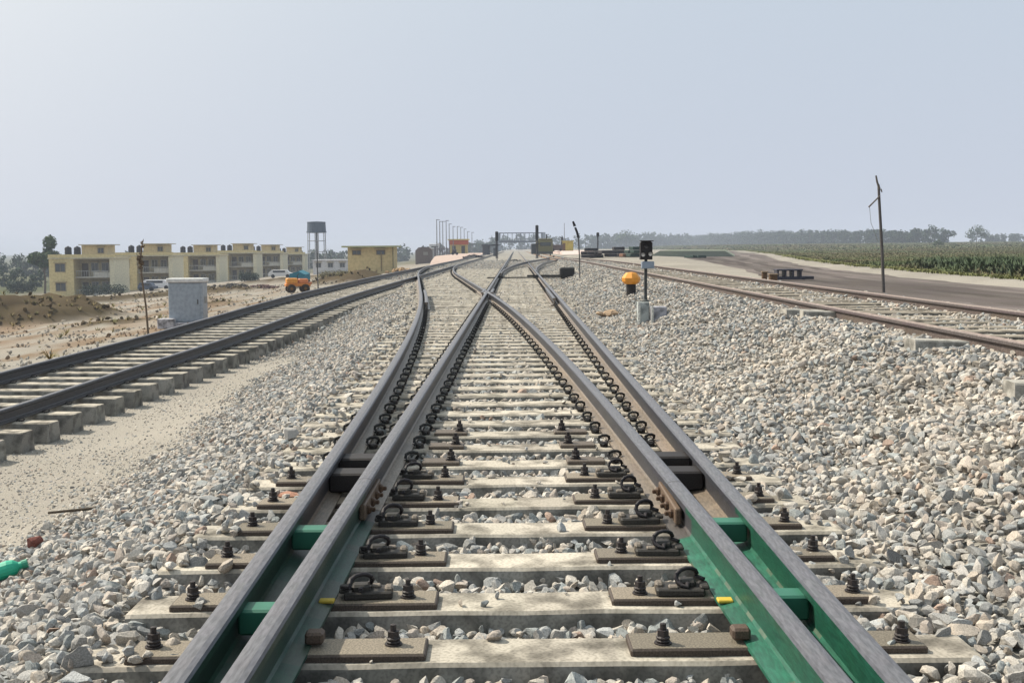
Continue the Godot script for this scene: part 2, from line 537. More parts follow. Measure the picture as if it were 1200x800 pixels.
func brace_shape() -> ArrayMesh: # cast chair hard against the rail foot, with a sprung ring clip driven through it
	var mb := MB.new()
	mb.c = Color(0.045, 0.04, 0.038)
	mb.box(Vector3(0.03, 0.018, 0.0), Vector3(0.20, 0.036, 0.12), 0.007)
	mb.box(Vector3(0.0, 0.045, 0.012), Vector3(0.075, 0.045, 0.065), 0.01)
	mb.box(Vector3(-0.07, 0.038, 0.0), Vector3(0.04, 0.02, 0.09), 0.006)
	mb.c = Color(0.028, 0.027, 0.028)
	var pts := [Vector3(0.0, 0.052, 0.07), Vector3(0.0, 0.052, -0.03)]
	for i in 11:
		var a := -PI * 0.5 + TAU * 0.82 * i / 10.0
		pts.append(Vector3(0.047 * cos(a), 0.078 + 0.036 * sin(a), -0.045 + 0.011 * i))
	pts.append(Vector3(-0.075, 0.056, 0.035))
	mb.tube(pts, 0.0105, 0.0105, 8)
	mb.c = Color(0.20, 0.17, 0.14)
	mb.box(Vector3(0.115, 0.034, 0.01), Vector3(0.035, 0.04, 0.06), 0.009)
	mb.box(Vector3(0.06, 0.04, -0.03), Vector3(0.04, 0.016, 0.04), 0.005)
	return mb.mesh()

# ---------------------------------------------------------------- stones
func stone_shape(seed_: int, fine: bool) -> ArrayMesh:
	var r := RandomNumberGenerator.new()
	r.seed = 900 + seed_
	var t := (1.0 + sqrt(5.0)) / 2.0
	var vs := [Vector3(-1, t, 0), Vector3(1, t, 0), Vector3(-1, -t, 0), Vector3(1, -t, 0), Vector3(0, -1, t), Vector3(0, 1, t), Vector3(0, -1, -t), Vector3(0, 1, -t), Vector3(t, 0, -1), Vector3(t, 0, 1), Vector3(-t, 0, -1), Vector3(-t, 0, 1)]
	for i in 12: vs[i] = vs[i].normalized()
	var fs := [[0, 11, 5], [0, 5, 1], [0, 1, 7], [0, 7, 10], [0, 10, 11], [1, 5, 9], [5, 11, 4], [11, 10, 2], [10, 7, 6], [7, 1, 8], [3, 9, 4], [3, 4, 2], [3, 2, 6], [3, 6, 8], [3, 8, 9], [4, 9, 5], [2, 4, 11], [6, 2, 10], [8, 6, 7], [9, 8, 1]]
	var tris := []
	for f in fs:
		var a: Vector3 = vs[f[0]]; var b: Vector3 = vs[f[1]]; var d: Vector3 = vs[f[2]]
		if fine:
			var ab := (a + b).normalized(); var bd := (b + d).normalized(); var da := (d + a).normalized()
			tris.append_array([[a, ab, da], [ab, b, bd], [da, bd, d], [ab, bd, da]])
		else: tris.append([a, b, d])
	var planes := []
	for i in 9:
		planes.append([Vector3(r.randfn(), r.randfn(), r.randfn()).normalized(), r.randf_range(0.36, 0.72)])
	var sc := Vector3(r.randf_range(1.05, 1.75), r.randf_range(0.65, 1.0), r.randf_range(0.85, 1.3))
	var mb := MB.new()
	for f in tris:
		var q := []
		for v in f:
			var p: Vector3 = v
			for pl in planes:
				var over: float = p.dot(pl[0]) - pl[1]
				if over > 0: p -= pl[0] * over
			p += Vector3(sin(p.y * 9.0 + seed_), sin(p.z * 8.0), sin(p.x * 7.0)) * 0.03
			q.append(p * sc)
		mb.tri(q[0], q[1], q[2])
	return mb.mesh()
const STONE_TONES := [Color(0.490, 0.470, 0.442), Color(0.405, 0.397, 0.381), Color(0.564, 0.525, 0.468), Color(0.330, 0.335, 0.332), Color(0.539, 0.476, 0.407), Color(0.441, 0.451, 0.449), Color(0.637, 0.598, 0.541), Color(0.367, 0.390, 0.388), Color(0.588, 0.537, 0.474), Color(0.467, 0.414, 0.368)]
func stone_tint(r: RandomNumberGenerator, sandy: float) -> Color:
	var c: Color = STONE_TONES[r.randi() % STONE_TONES.size()]
	var u := r.randf()
	if u < 0.015: c = Color(0.22, 0.22, 0.22)
	elif u < 0.03: c = Color(0.44, 0.33, 0.27)
	c = c.lerp(Color(0.46, 0.405, 0.335), sandy * r.randf_range(0.1, 0.6))
	var k := r.randf_range(0.8, 1.13) * (1.0 + 0.2 * sandy)
	return Color(c.r * k, c.g * k, c.b * k)

# main line sleepers: where they lie
func sleeper_z(i: int) -> float: return 3.58 + 0.122 + 0.555 * i   # middle
func near_sleeper(x: float, z: float) -> bool: # on top of one of the main line's sleepers?
	var zz := z + (x - MID) * -0.5 * (div_left(z + 0.2) - div_left(z - 0.2)) / 0.4
	var u := (zz - sleeper_z(0)) / 0.555
	return absf(u - roundf(u)) * 0.555 < 0.118
func lay_ballast() -> void:
	var r := RandomNumberGenerator.new()
	r.seed = 4711
	var fine := []
	var coarse := []
	for i in 9: fine.append([stone_shape(i, true), [], []])
	for i in 6: coarse.append([stone_shape(50 + i, false), [], []])
	var z := 2.2
	while z < 132.0:
		var s := 0.042
		if z > 8: s = 0.05
		if z > 14: s = 0.06
		if z > 24: s = 0.08
		if z > 40: s = 0.12
		if z > 74: s = 0.2
		var x0 := maxf(-0.50 * z - 2.2, left_mid(z) - 2.0)
		var x1 := minf(0.50 * z + 2.0, 7.4)
		var x := x0
		while x < x1:
			var px := x + r.randf_range(-0.5, 0.5) * s
			var pz := z + r.randf_range(-0.5, 0.5) * s
			x += s
			var g := gravel(px, pz)
			var sand_part := 1.0 - g
			if r.randf() > g + 0.75 * clampf(0.7 + 1.8 * nz2.get_noise_2d(px * 12, pz * 12), 0.25, 1.0): continue
			var y := ground(px, pz)
			var size := lerpf(0.011, 0.0345, pow(r.randf(), 0.9)) * (0.46 + 0.54 * g)
			if r.randf() < 0.14: size *= r.randf_range(1.2, 1.55)
			if z > 14: size *= 1.0 + (s - 0.05) * 5.0
			# keep the stones out of rails and off sleepers
			var l1 := L2X - div_left(pz)
			var r1 := R2X - div_left(pz)
			var hit := false
			var laid := false
			for rx in [l1, L2X, r1, R2X]:
				if absf(px - rx) < 0.05 + size and y + size > -0.165: hit = true
				if absf(px - rx) < 0.095: y = minf(y, -0.205 - size * 0.4)
			if hit: continue
			if px > l1 - 0.1 and px < L2X + 0.1 and pz < 7.0: continue
			if px > r1 - 0.1 and px < R2X + 0.1 and pz < 7.0: continue
			if px > l1 - 0.52 and px < R2X + 0.5 and near_sleeper(px, pz):
				var edge := px < l1 - 0.12 or px > R2X + 0.14
				var lo := 0.30 + 0.5 * nz2.get_noise_2d(px * 40, pz * 40) if edge else 0.035 + 0.02 * nz.get_noise_2d(px * 20, pz * 20)
				if pz > 9 and not edge: lo *= 1.3
				if edge and pz < 8.5: lo *= 0.8 if px > R2X else (0.75 if px > l1 - 0.3 else 1.8)
				if r.randf() > lo: continue
				if not edge: size *= r.randf_range(0.3, 0.9)
				y = SLEEPER_TOP + size * 0.25
				laid = not edge
			elif px > 3.25 and px < 6.1:
				var u := (pz - 0.3) / 0.62
				if absf(u - roundf(u)) * 0.62 < 0.11 and r.randf() > 0.35: continue
				for rx in [RT - 0.8675, RT + 0.8675]:
					if absf(px - rx) < 0.1: y -= 0.03
			elif px < left_mid(pz) + 1.5 and px > left_mid(pz) - 1.5:
				for rx in [-0.8675, 0.8675]:
					if absf(px - left_mid(pz) - rx) < 0.1: y -= 0.05
			if not laid: y += r.randf_range(-0.012, 0.016) * (0.4 + 0.6 * g)
			if sand_part > 0.5: y -= size * 0.15
			var b := Basis.from_euler(Vector3(r.randf() * TAU, r.randf() * TAU, r.randf() * TAU))
			b = Basis.from_euler(Vector3(r.randfn() * 0.45, r.randf() * TAU, r.randfn() * 0.45)) if r.randf() < 0.5 else b
			var set: Array = fine[r.randi() % 9] if z < 22 else coarse[r.randi() % 6]
			set[1].append(Transform3D(b.scaled_local(Vector3.ONE * size), Vector3(px, y + size * 0.1, -pz)))
			set[2].append(stone_tint(r, clampf(sand_part * 0.8 + 0.75 * sm(0.08, 0.55, nz2.get_noise_2d(px * 13, pz * 13)) + (1.3 * hollow(px, pz) if px > 1.5 else 0.0), 0, 1.4)))
		z += s
	var total := 0
	var m_stone := mat(Color(1, 1, 1), 0.9, tex_grain, 5.0, nrm_grain, 0.5, 0.3)
	for set in fine + coarse:
		total += set[1].size()
		var o := scatter("ballast_gravel", set[0], m_stone, set[1], set[2], self)
		tag(o, "pale grey crushed stone ballast heaped between and beside the tracks", "gravel", "ballast stones between the tracks", "stuff")
	print("stones ", total)

# ---------------------------------------------------------------- the ground sheet
func axis(stops: Array) -> PackedFloat32Array: # [start, step], ... , [end]
	var o := PackedFloat32Array()
	for i in stops.size() - 1:
		var v: float = stops[i][0]
		var st: float = stops[i][1]
		while v < stops[i + 1][0] - 0.01:
			o.push_back(v)
			st *= stops[i][2] if stops[i].size() > 2 else 1.0
			v += st
	o.push_back(stops[-1][0])
	return o
const C_SAND := Color(0.36, 0.335, 0.295)
const C_TAN := Color(0.265, 0.20, 0.145)
const C_DIRT := Color(0.115, 0.092, 0.062)
const C_BALLAST := Color(0.35, 0.335, 0.305)
func ground_color(x: float, z: float) -> Color:
	var w := nz2.get_noise_2d(x * 3.0, z * 3.0)
	var w2 := nz.get_noise_2d(x * 1.3 + 40, z * 4.0)
	var c := C_SAND
	if x < left_mid(z) - 1.2:
		var d := left_mid(z) - 1.2 - x
		# vehicle-worn bands run along the line
		var s := nz.get_noise_2d(d * 9.0, z * 0.8 + 20.0)
		c = C_SAND.lerp(C_TAN, clampf(0.5 + 2.6 * s + 0.9 * w, 0, 1) * (1.0 - 0.6 * sm(60, 110, z)))
		var k := mound(x, z)
		if k > 0.05: c = c.lerp(C_DIRT.lerp(Color(0.105, 0.115, 0.055), sm(-25, -31, x + w * 6.0) * (1.0 - sm(64, 70, z))), sm(0.06 + 0.1 * w, 0.2, k))
		if x < -60 and z > 100: c = c.lerp(Color(0.12, 0.13, 0.08), sm(-74, -90, x))
		c = c.lerp(Color(0.15, 0.15, 0.10), sm(210, 330, z) * 0.8)
	elif x > 6.6:
		var rd := table(ROAD, z)
		if x > rd[1] + 1.0: c = c.lerp(Color(0.085, 0.10, 0.045).lerp(Color(0.05, 0.07, 0.035), sm(150, 500, z)), sm(1.7, 2.8, x - rd[1] + w * 1.6))
	elif x > 2 and z > 55: c = C_BALLAST
	var g := gravel(x, z)
	c = c.lerp(C_BALLAST.lerp(C_SAND, clampf(0.15 + 0.6 * w, 0, 0.5)), g)
	var v := 1.0 + 0.16 * w2 + 0.12 * w
	return Color(c.r * v, c.g * v, c.b * v)
func lay_ground() -> void:
	var xs := axis([[-1500, 60], [-300, 20], [-110, 5], [-62, 1.6], [-34, 0.8], [-10, 0.22], [7.6, 0.4], [20, 1.0], [40, 4.0], [100, 20.0], [300, 60], [1500]])
	var zs := axis([[-6, 0.5], [2.5, 0.22], [24, 0.4], [64, 1.0], [130, 3.0], [260, 10], [500, 30], [2300]])
	var nx := xs.size()
	var n := zs.size()
	var P := PackedVector3Array(); var N := PackedVector3Array(); var C := PackedColorArray(); var I := PackedInt32Array()
	for zi in n:
		for xi in nx:
			var x := xs[xi]
			var z := zs[zi]
			var off := 0.02 * gravel(x, z) if z < 132 else 0.0
			P.push_back(Vector3(x, ground(x, z) - off, -z))
			C.push_back(ground_color(x, z))
	N.resize(P.size())
	for zi in n:
		for xi in nx:
			var a := P[zi * nx + maxi(xi - 1, 0)]; var b := P[zi * nx + mini(xi + 1, nx - 1)]
			var d := P[maxi(zi - 1, 0) * nx + xi]; var e := P[mini(zi + 1, n - 1) * nx + xi]
			N[zi * nx + xi] = (b - a).cross(e - d).normalized()
			if xi < nx - 1 and zi < n - 1:
				var k := zi * nx + xi
				I.append_array([k, k + nx, k + nx + 1, k, k + nx + 1, k + 1])
	var arr := []
	arr.resize(Mesh.ARRAY_MAX)
	arr[Mesh.ARRAY_VERTEX] = P; arr[Mesh.ARRAY_NORMAL] = N; arr[Mesh.ARRAY_COLOR] = C; arr[Mesh.ARRAY_INDEX] = I
	var m := ArrayMesh.new()
	m.add_surface_from_arrays(Mesh.PRIMITIVE_TRIANGLES, arr)
	var o := part("ground", m, m_earth, self)
	tag(o, "sandy ground and track bed spreading to the horizon", "ground", "", "structure")
func strip(called: String, fa: Callable, fb: Callable, z0: float, z1: float, lift: float, material: Material, color: Color, label: String) -> void:
	var mb := MB.new()
	var z := z0
	while z < z1:
		var zn := minf(z1, z + clampf(z * 0.05, 0.6, 12.0))
		for k in 10:
			var p := []
			for e in [[z, k / 10.0], [z, (k + 1) / 10.0], [zn, (k + 1) / 10.0], [zn, k / 10.0]]:
				var x := lerpf(fa.call(e[0]), fb.call(e[0]), e[1])
				p.append(Vector3(x, -0.02 + lift, -e[0]))
			var v: float = 1.0 + 0.7 * nz.get_noise_2d(k * 25.0, z * 0.9) + [0.25, 0.0, -0.1, 0.0, 0.12, -0.05, 0.1, 0.5, 0.15, 0.3][k]
			mb.c = Color(color.r * v, color.g * v, color.b * v)
			mb.quad(p[0], p[1], p[2], p[3])
		z = zn
	tag(part(called, mb, material, self), label, called, "", "structure")

# ---------------------------------------------------------------- foliage
func leaf_cloud(blobs: Array, count: int, size: float, seed_: int, cols: Array) -> MB: # blobs: [centre, radii]
	var r := RandomNumberGenerator.new()
	r.seed = seed_
	var mb := MB.new()
	var weights := []
	var total := 0.0
	for b in blobs:
		total += b[1].x * b[1].y * b[1].z
		weights.append(total)
	for i in count:
		var u := r.randf() * total
		var k := 0
		while weights[k] < u and k < blobs.size() - 1: k += 1
		var d := Vector3(r.randfn(), r.randfn(), r.randfn()).normalized()
		var rad := pow(r.randf(), 0.42)
		var p: Vector3 = blobs[k][0] + d * rad * blobs[k][1]
		var n := (d + Vector3(r.randfn(), r.randfn() + 0.5, r.randfn()) * 0.6).normalized()
		var t := n.cross(Vector3(r.randfn(), r.randfn(), r.randfn())).normalized()
		var bt := n.cross(t)
		var s := size * r.randf_range(0.5, 1.2)
		var c: Color = cols[r.randi() % cols.size()]
		var v := r.randf_range(0.75, 1.25)
		mb.c = Color(c.r * v, c.g * v, c.b * v)
		mb.tri_n(p + t * s, p + (bt * 0.9 - t * 0.3) * s, p - (t * 0.4 + bt * 0.8) * s, n, n, n)
	return mb
const GREENS := [Color(0.045, 0.075, 0.03), Color(0.06, 0.095, 0.035), Color(0.035, 0.06, 0.028), Color(0.075, 0.10, 0.045)]
const DARK_GREENS := [Color(0.032, 0.052, 0.03), Color(0.042, 0.066, 0.034), Color(0.026, 0.045, 0.028)]
func tree(called: String, label: String, at: Vector3, height: float, blobs: Array, count: int, size: float, seed_: int, group := "") -> void:
	var t := thing(called, label, "tree", at, 0.0, group)
	var mb := MB.new()
	mb.c = Color(0.12, 0.095, 0.07)
	var r := RandomNumberGenerator.new()
	r.seed = seed_
	mb.tube([Vector3.ZERO, Vector3(0.02, 0.3, 0.01) * height, Vector3(-0.01, 0.6, 0) * height, Vector3(0, 0.85, 0) * height], height * 0.022, height * 0.006, 7)
	for b in blobs:
		mb.tube([Vector3(0, b[0].y * 0.6, 0), b[0] * Vector3(0.6, 0.85, 0.6), b[0]], height * 0.01, height * 0.004, 5)
	part("trunk", mb, m_plain, t)
	part("crown", leaf_cloud(blobs, count, size, seed_, GREENS), m_leaf, t)
func wood(called: String, label: String, pts: Array, spacing: float, h0: float, h1_: float, seed_: int, leaf: float, per: int, grow := false) -> void: # a belt of trees that reads as one mass
	var r := RandomNumberGenerator.new()
	r.seed = seed_
	var all := MB.new()
	for i in pts.size() - 1:
		var a: Vector3 = pts[i]
		var b: Vector3 = pts[i + 1]
		var steps := int(a.distance_to(b) / spacing)
		for k in steps:
			var p := a.lerp(b, (k + r.randf()) / steps) + Vector3(r.randfn(), 0, r.randfn()) * spacing * 0.6
			p.y = ground(p.x, -p.z)
			var h := r.randf_range(h0, h1_)
			if r.randf() < 0.06: h *= 1.12
			if grow: h *= lerpf(0.62, 1.0, sm(560, 1000, -p.z))
			var blobs := []
			for q in 4: blobs.append([p + Vector3(r.randfn() * h * 0.22, h * r.randf_range(0.3, 0.78), r.randfn() * h * 0.2), Vector3(h * 0.26, h * 0.22, h * 0.26)])
			blobs.append([p + Vector3(0, h * 0.14, 0), Vector3(h * 0.34, h * 0.2, h * 0.3)])
			var m := leaf_cloud(blobs, per, leaf, seed_ + i * 1000 + k, DARK_GREENS)
			all.P.append_array(m.P); all.N.append_array(m.N); all.C.append_array(m.C)
			all.c = Color(0.1, 0.08, 0.06)
			all.tube([p, p + Vector3(0, h * 0.7, 0)], h * 0.02, h * 0.01, 5)
	tag(part(called, all, m_leaf, self), label, "wood", "", "stuff")
func field_y(x: float, z: float) -> float: return ground(x, z)
func crops() -> void:
	var r := RandomNumberGenerator.new()
	r.seed = 77
	var shapes := []
	for k in 3:
		var mb := MB.new()
		for i in 18:
			var a := r.randf() * TAU
			var lean := r.randf_range(0.2, 0.6)
			var h := r.randf_range(0.6, 1.0)
			var root := Vector3(r.randfn() * 0.28, 0, r.randfn() * 0.28)
			var out := Vector3(cos(a), 0, sin(a))
			var side := Vector3(-sin(a), 0, cos(a)) * 0.05
			var v := r.randf_range(0.88, 1.12)
			mb.c = Color(v, v, v)
			var mid := root + out * lean * 0.35 + Vector3(0, h * 0.7, 0)
			var tip := root + out * lean + Vector3(0, h * r.randf_range(0.7, 1.0), 0)
			var n := (Vector3.UP * 1.6 + out * 0.5).normalized()
			mb.tri_n(root - side * 0.6, root + side * 0.6, mid + side, n, n, n)
			mb.tri_n(root - side * 0.6, mid + side, mid - side, n, n, n)
			mb.tri_n(mid - side, mid + side, tip, n, n, n)
		shapes.append([mb.mesh(), [], []])
	for z in [[24.0, 110.0, 0.40], [110.0, 280.0, 1.0], [280.0, 900.0, 3.4]]:
		var zz: float = z[0]
		while zz < z[1]:
			var rd := table(ROAD, zz)
			var x: float = rd[1] + 1.6
			var x1 := minf(zz * 0.52 + 8.0, 250.0)
			while x < x1:
				var q := Vector2(x + r.randfn() * z[2] * 0.4, zz + r.randfn() * z[2] * 0.4)
				x += z[2] * (0.75 if x < rd[1] + 14 else 1.5)
				var e: float = q.x - rd[1]
				var wob := nz.get_noise_2d(q.x * 4, q.y * 4)
				var verge := 1.0 - sm(4.4, 5.4, e + wob * 1.5)
				# one tall dark stand near the road, short crop in bands elsewhere
				var stand := sm(0.30, 0.325, q.x / q.y + wob * 0.02) * sm(5.4, 6.0, e + wob) * (1.0 - sm(66.0, 74.0, q.y))
				if verge > 0.5 and r.randf() < 0.45: continue
				var h := lerpf(lerpf(0.42, 0.85, stand), 0.16, verge) * r.randf_range(0.8, 1.2)
				var w: float = lerpf(maxf(h, 0.4), 0.55, stand) * (1.0 if z[2] < 0.9 else z[2] * 1.6)
				var s: Array = shapes[r.randi() % 3]
				s[1].append(Transform3D(Basis(Vector3.UP, r.randf() * TAU).scaled_local(Vector3(w, h, w)), Vector3(q.x, ground(q.x, q.y) - 0.02, -q.y)))
				var band := nz.get_noise_2d(q.x * 0.25, q.y * 1.6 + 300.0)
				var patch := nz2.get_noise_2d(q.x * 0.8, q.y * 0.5)
				var c := Color(0.105, 0.13, 0.06).lerp(Color(0.15, 0.125, 0.075), clampf(0.45 + band * 1.8 + patch, 0, 1))
				c = c.lerp(Color(0.075, 0.105, 0.06), stand).lerp(Color(0.16, 0.165, 0.07), verge)
				s[2].append(c)
			zz += z[2]
	for s in shapes:
		tag(scatter("crop_field", s[0], m_leaf, s[1], s[2], self), "green standing crop in the wide field beyond the dark road", "crop", "crop plants of the field beyond the road", "stuff")
func rough_ground() -> void: # clods and dry weeds on the land left of the tracks
	var r := RandomNumberGenerator.new()
	r.seed = 321
	var clods := []
	var tints := []
	var weeds := []
	var weed_tints := []
	for i in 9000:
		var z := 14.0 + 110.0 * pow(r.randf(), 1.6)
		var x := left_mid(z) - 2.0 - (4.0 + z * 0.32) * r.randf()
		var k := mound(x, z)
		var n := nz2.get_noise_2d(x * 6.0, z * 6.0)
		if k < 0.08 and n < 0.05 and r.randf() < 0.75: continue
		var y := ground(x, z)
		var size := r.randf_range(0.02, 0.075) * (1.0 + z / 90.0) * (1.3 if k > 0.08 else 0.8)
		clods.append(Transform3D(Basis.from_euler(Vector3(r.randf() * 6, r.randf() * 6, r.randf() * 6)).scaled_local(Vector3.ONE * size), Vector3(x, y + size * 0.2, -z)))
		var c := ground_color(x, z)
		var v := r.randf_range(0.7, 1.2)
		tints.append(Color(c.r * v, c.g * v, c.b * v))
		if (k > 0.08 and r.randf() < 0.5) or r.randf() < 0.04:
			var h := r.randf_range(0.08, 0.28)
			weeds.append(Transform3D(Basis(Vector3.UP, r.randf() * TAU).scaled_local(Vector3(h * 1.6, h, h * 1.6)), Vector3(x + r.randfn() * 0.3, y - 0.01, -z)))
			weed_tints.append(Color(0.13, 0.125, 0.06).lerp(Color(0.22, 0.17, 0.09), r.randf()))
	tag(scatter("earth_clods", stone_shape(61, false), mat(Color(1, 1, 1), 1.0, null, 1.0, null, 1.0, 0.0), clods, tints, self), "loose clods on the rough sandy ground left of the tracks", "clods", "", "stuff")
	var mb := MB.new()
	for i in 14:
		var a := r.randf() * TAU
		var out := Vector3(cos(a), 0, sin(a))
		var side := Vector3(-sin(a), 0, cos(a)) * 0.05
		var tip := out * r.randf_range(0.2, 0.6) + Vector3(0, r.randf_range(0.6, 1.0), 0)
		mb.tri_n(-side, side, tip, Vector3.UP, Vector3.UP, Vector3.UP)
	tag(scatter("dry_weeds", mb.mesh(), m_leaf, weeds, weed_tints, self), "dry olive weeds on the low earth bank left of the tracks", "weeds", "", "stuff")

# ---------------------------------------------------------------- building helpers
func slab(called: String, parent: Node, center: Vector3, size: Vector3, color: Color, material: Material = null, bevel := 0.0) -> MeshInstance3D:
	var mb := MB.new()
	mb.c = color
	mb.box(center, size, bevel)
	return part(called, mb, material if material else m_wall, parent)
func window_at(parent: Node, at: Vector3, w: float, h: float, frame: Color) -> void: # at: middle, on a wall that faces +z
	var fr := MB.new()
	fr.c = frame
	for s in [-1, 1]:
		fr.box(at + Vector3(s * w * 0.5, 0, 0.03), Vector3(0.09, h + 0.09, 0.10), 0.0)
		fr.box(at + Vector3(0, s * h * 0.5, 0.031), Vector3(w - 0.09, 0.09, 0.09), 0.0)
	fr.box(at + Vector3(0, 0, 0.028), Vector3(0.06, h - 0.09, 0.06), 0.0)
	var win := part("window", fr, m_plain, parent)
	var pn := MB.new()
	pn.c = Color(0.045, 0.055, 0.06)
	pn.box(at + Vector3(0, 0, 0.012), Vector3(w - 0.08, h - 0.08, 0.02))
	part("pane", pn, m_glass, win)
	slab("sunshade", parent, at + Vector3(0, h * 0.5 + 0.17, 0.26), Vector3(w + 0.4, 0.08, 0.5), Color(0.42, 0.34, 0.19))
var m_glass: StandardMaterial3D
const C_YELLOW := Color(0.60, 0.50, 0.26)
func house(label: String, x: float, y: float, z: float, turn: float, k: float) -> Node3D:
	var t := thing("yellow_house", label, "house", Vector3(x, y, -z), turn, "yellow two-storey houses in a row")
	# local: x 0..9.9 to the right, z towards the railway, y up
	var H := 5.9
	slab("wall", t, Vector3(1.85, H * 0.5, -3.6), Vector3(3.7, H, 8.8), C_YELLOW)          # projecting bay
	slab("wall", t, Vector3(6.4, H * 0.5, -5.2), Vector3(5.4, H - 0.02, 5.6), Color(0.47, 0.41, 0.26))
	slab("pillar", t, Vector3(9.45, H * 0.5, -3.7), Vector3(0.7, H - 0.01, 8.6), Color(0.62, 0.58, 0.42))
	slab("roof", t, Vector3(4.95, H + 0.09, -3.75), Vector3(10.2, 0.18, 9.4), Color(0.50, 0.46, 0.33))
	slab("parapet", t, Vector3(4.95, H + 0.43, 0.78), Vector3(10.1, 0.5, 0.16), C_YELLOW)
	slab("parapet", t, Vector3(0.06, H + 0.43, -3.9), Vector3(0.16, 0.48, 9.0), C_YELLOW)
	slab("stair_tower", t, Vector3(6.3, H + 1.12, -3.6), Vector3(3.9, 1.9, 4.4), Color(0.55, 0.45, 0.26))
	slab("tower_roof", t, Vector3(6.5, H + 2.15, -3.5), Vector3(4.9, 0.14, 5.4), Color(0.44, 0.41, 0.32))
	window_at(t, Vector3(7.3, H + 1.25, -1.38), 0.9, 0.8, Color(0.3, 0.26, 0.18))
	for i in 2:
		var mb := MB.new()
		mb.c = Color(0.02, 0.02, 0.025)
		mb.lathe(Vector3(2.3 + i * 1.4, H + 0.6, -1.4), [[0.0, 0.0], [0.52, 0.0], [0.54, 0.35], [0.52, 0.7], [0.54, 1.0], [0.42, 1.2], [0.16, 1.28], [0.16, 1.36], [0.0, 1.36]], 12)
		part("water_tank", mb, m_plain, t)
		slab("tank_stand", t, Vector3(2.3 + i * 1.4, H + 0.39, -1.4), Vector3(1.1, 0.42, 1.1), Color(0.4, 0.36, 0.28))
	for f in 2:
		var y0 := f * 2.95
		window_at(t, Vector3(1.7, y0 + 1.6, 0.8), 1.5, 1.25, Color(0.35, 0.3, 0.2))
		# recessed front with balcony
		window_at(t, Vector3(6.0, y0 + 1.6, -2.4), 1.05, 1.35, Color(0.55, 0.55, 0.5))
		window_at(t, Vector3(7.6, y0 + 1.6, -2.4), 1.05, 1.35, Color(0.55, 0.55, 0.5))
		var dr := slab("door", t, Vector3(4.5, y0 + 1.15, -2.37), Vector3(0.95, 2.1, 0.08), Color(0.14, 0.11, 0.09), m_plain)
		slab("handle", dr, Vector3(4.85, y0 + 1.1, -2.31), Vector3(0.05, 0.14, 0.06), Color(0.4, 0.4, 0.38), m_plain)
		slab("balcony", t, Vector3(6.4, y0 + 0.08, -1.2), Vector3(5.38, 0.16, 2.36), Color(0.52, 0.5, 0.44))
		var rl := MB.new()
		rl.c = Color(0.58, 0.58, 0.56)
		rl.box(Vector3(6.4, y0 + 1.05, -0.06), Vector3(5.36, 0.08, 0.08))
		for q in 14: rl.box(Vector3(3.85 + q * 0.39, y0 + 0.59, -0.06), Vector3(0.04, 0.84, 0.04))
		part("railing", rl, m_plain, t)
		slab("balcony_wall", t, Vector3(7.7, y0 + 0.52, -0.16), Vector3(2.6, 0.72, 0.1), Color(0.55, 0.53, 0.47))
	slab("plinth", t, Vector3(4.95, -0.6, -3.6), Vector3(10.4, 1.2, 9.4), Color(0.3, 0.28, 0.24))
	return t
func post(called: String, label: String, category: String, at: Vector3, pts: Array, r0: float, r1: float, color: Color, group := "") -> Node3D:
	var t := thing(called, label, category, at, 0.0, group)
	var mb := MB.new()
	mb.c = color
	mb.tube(pts, r0, r1, 8)
	part("post", mb, m_plain, t)
	return t

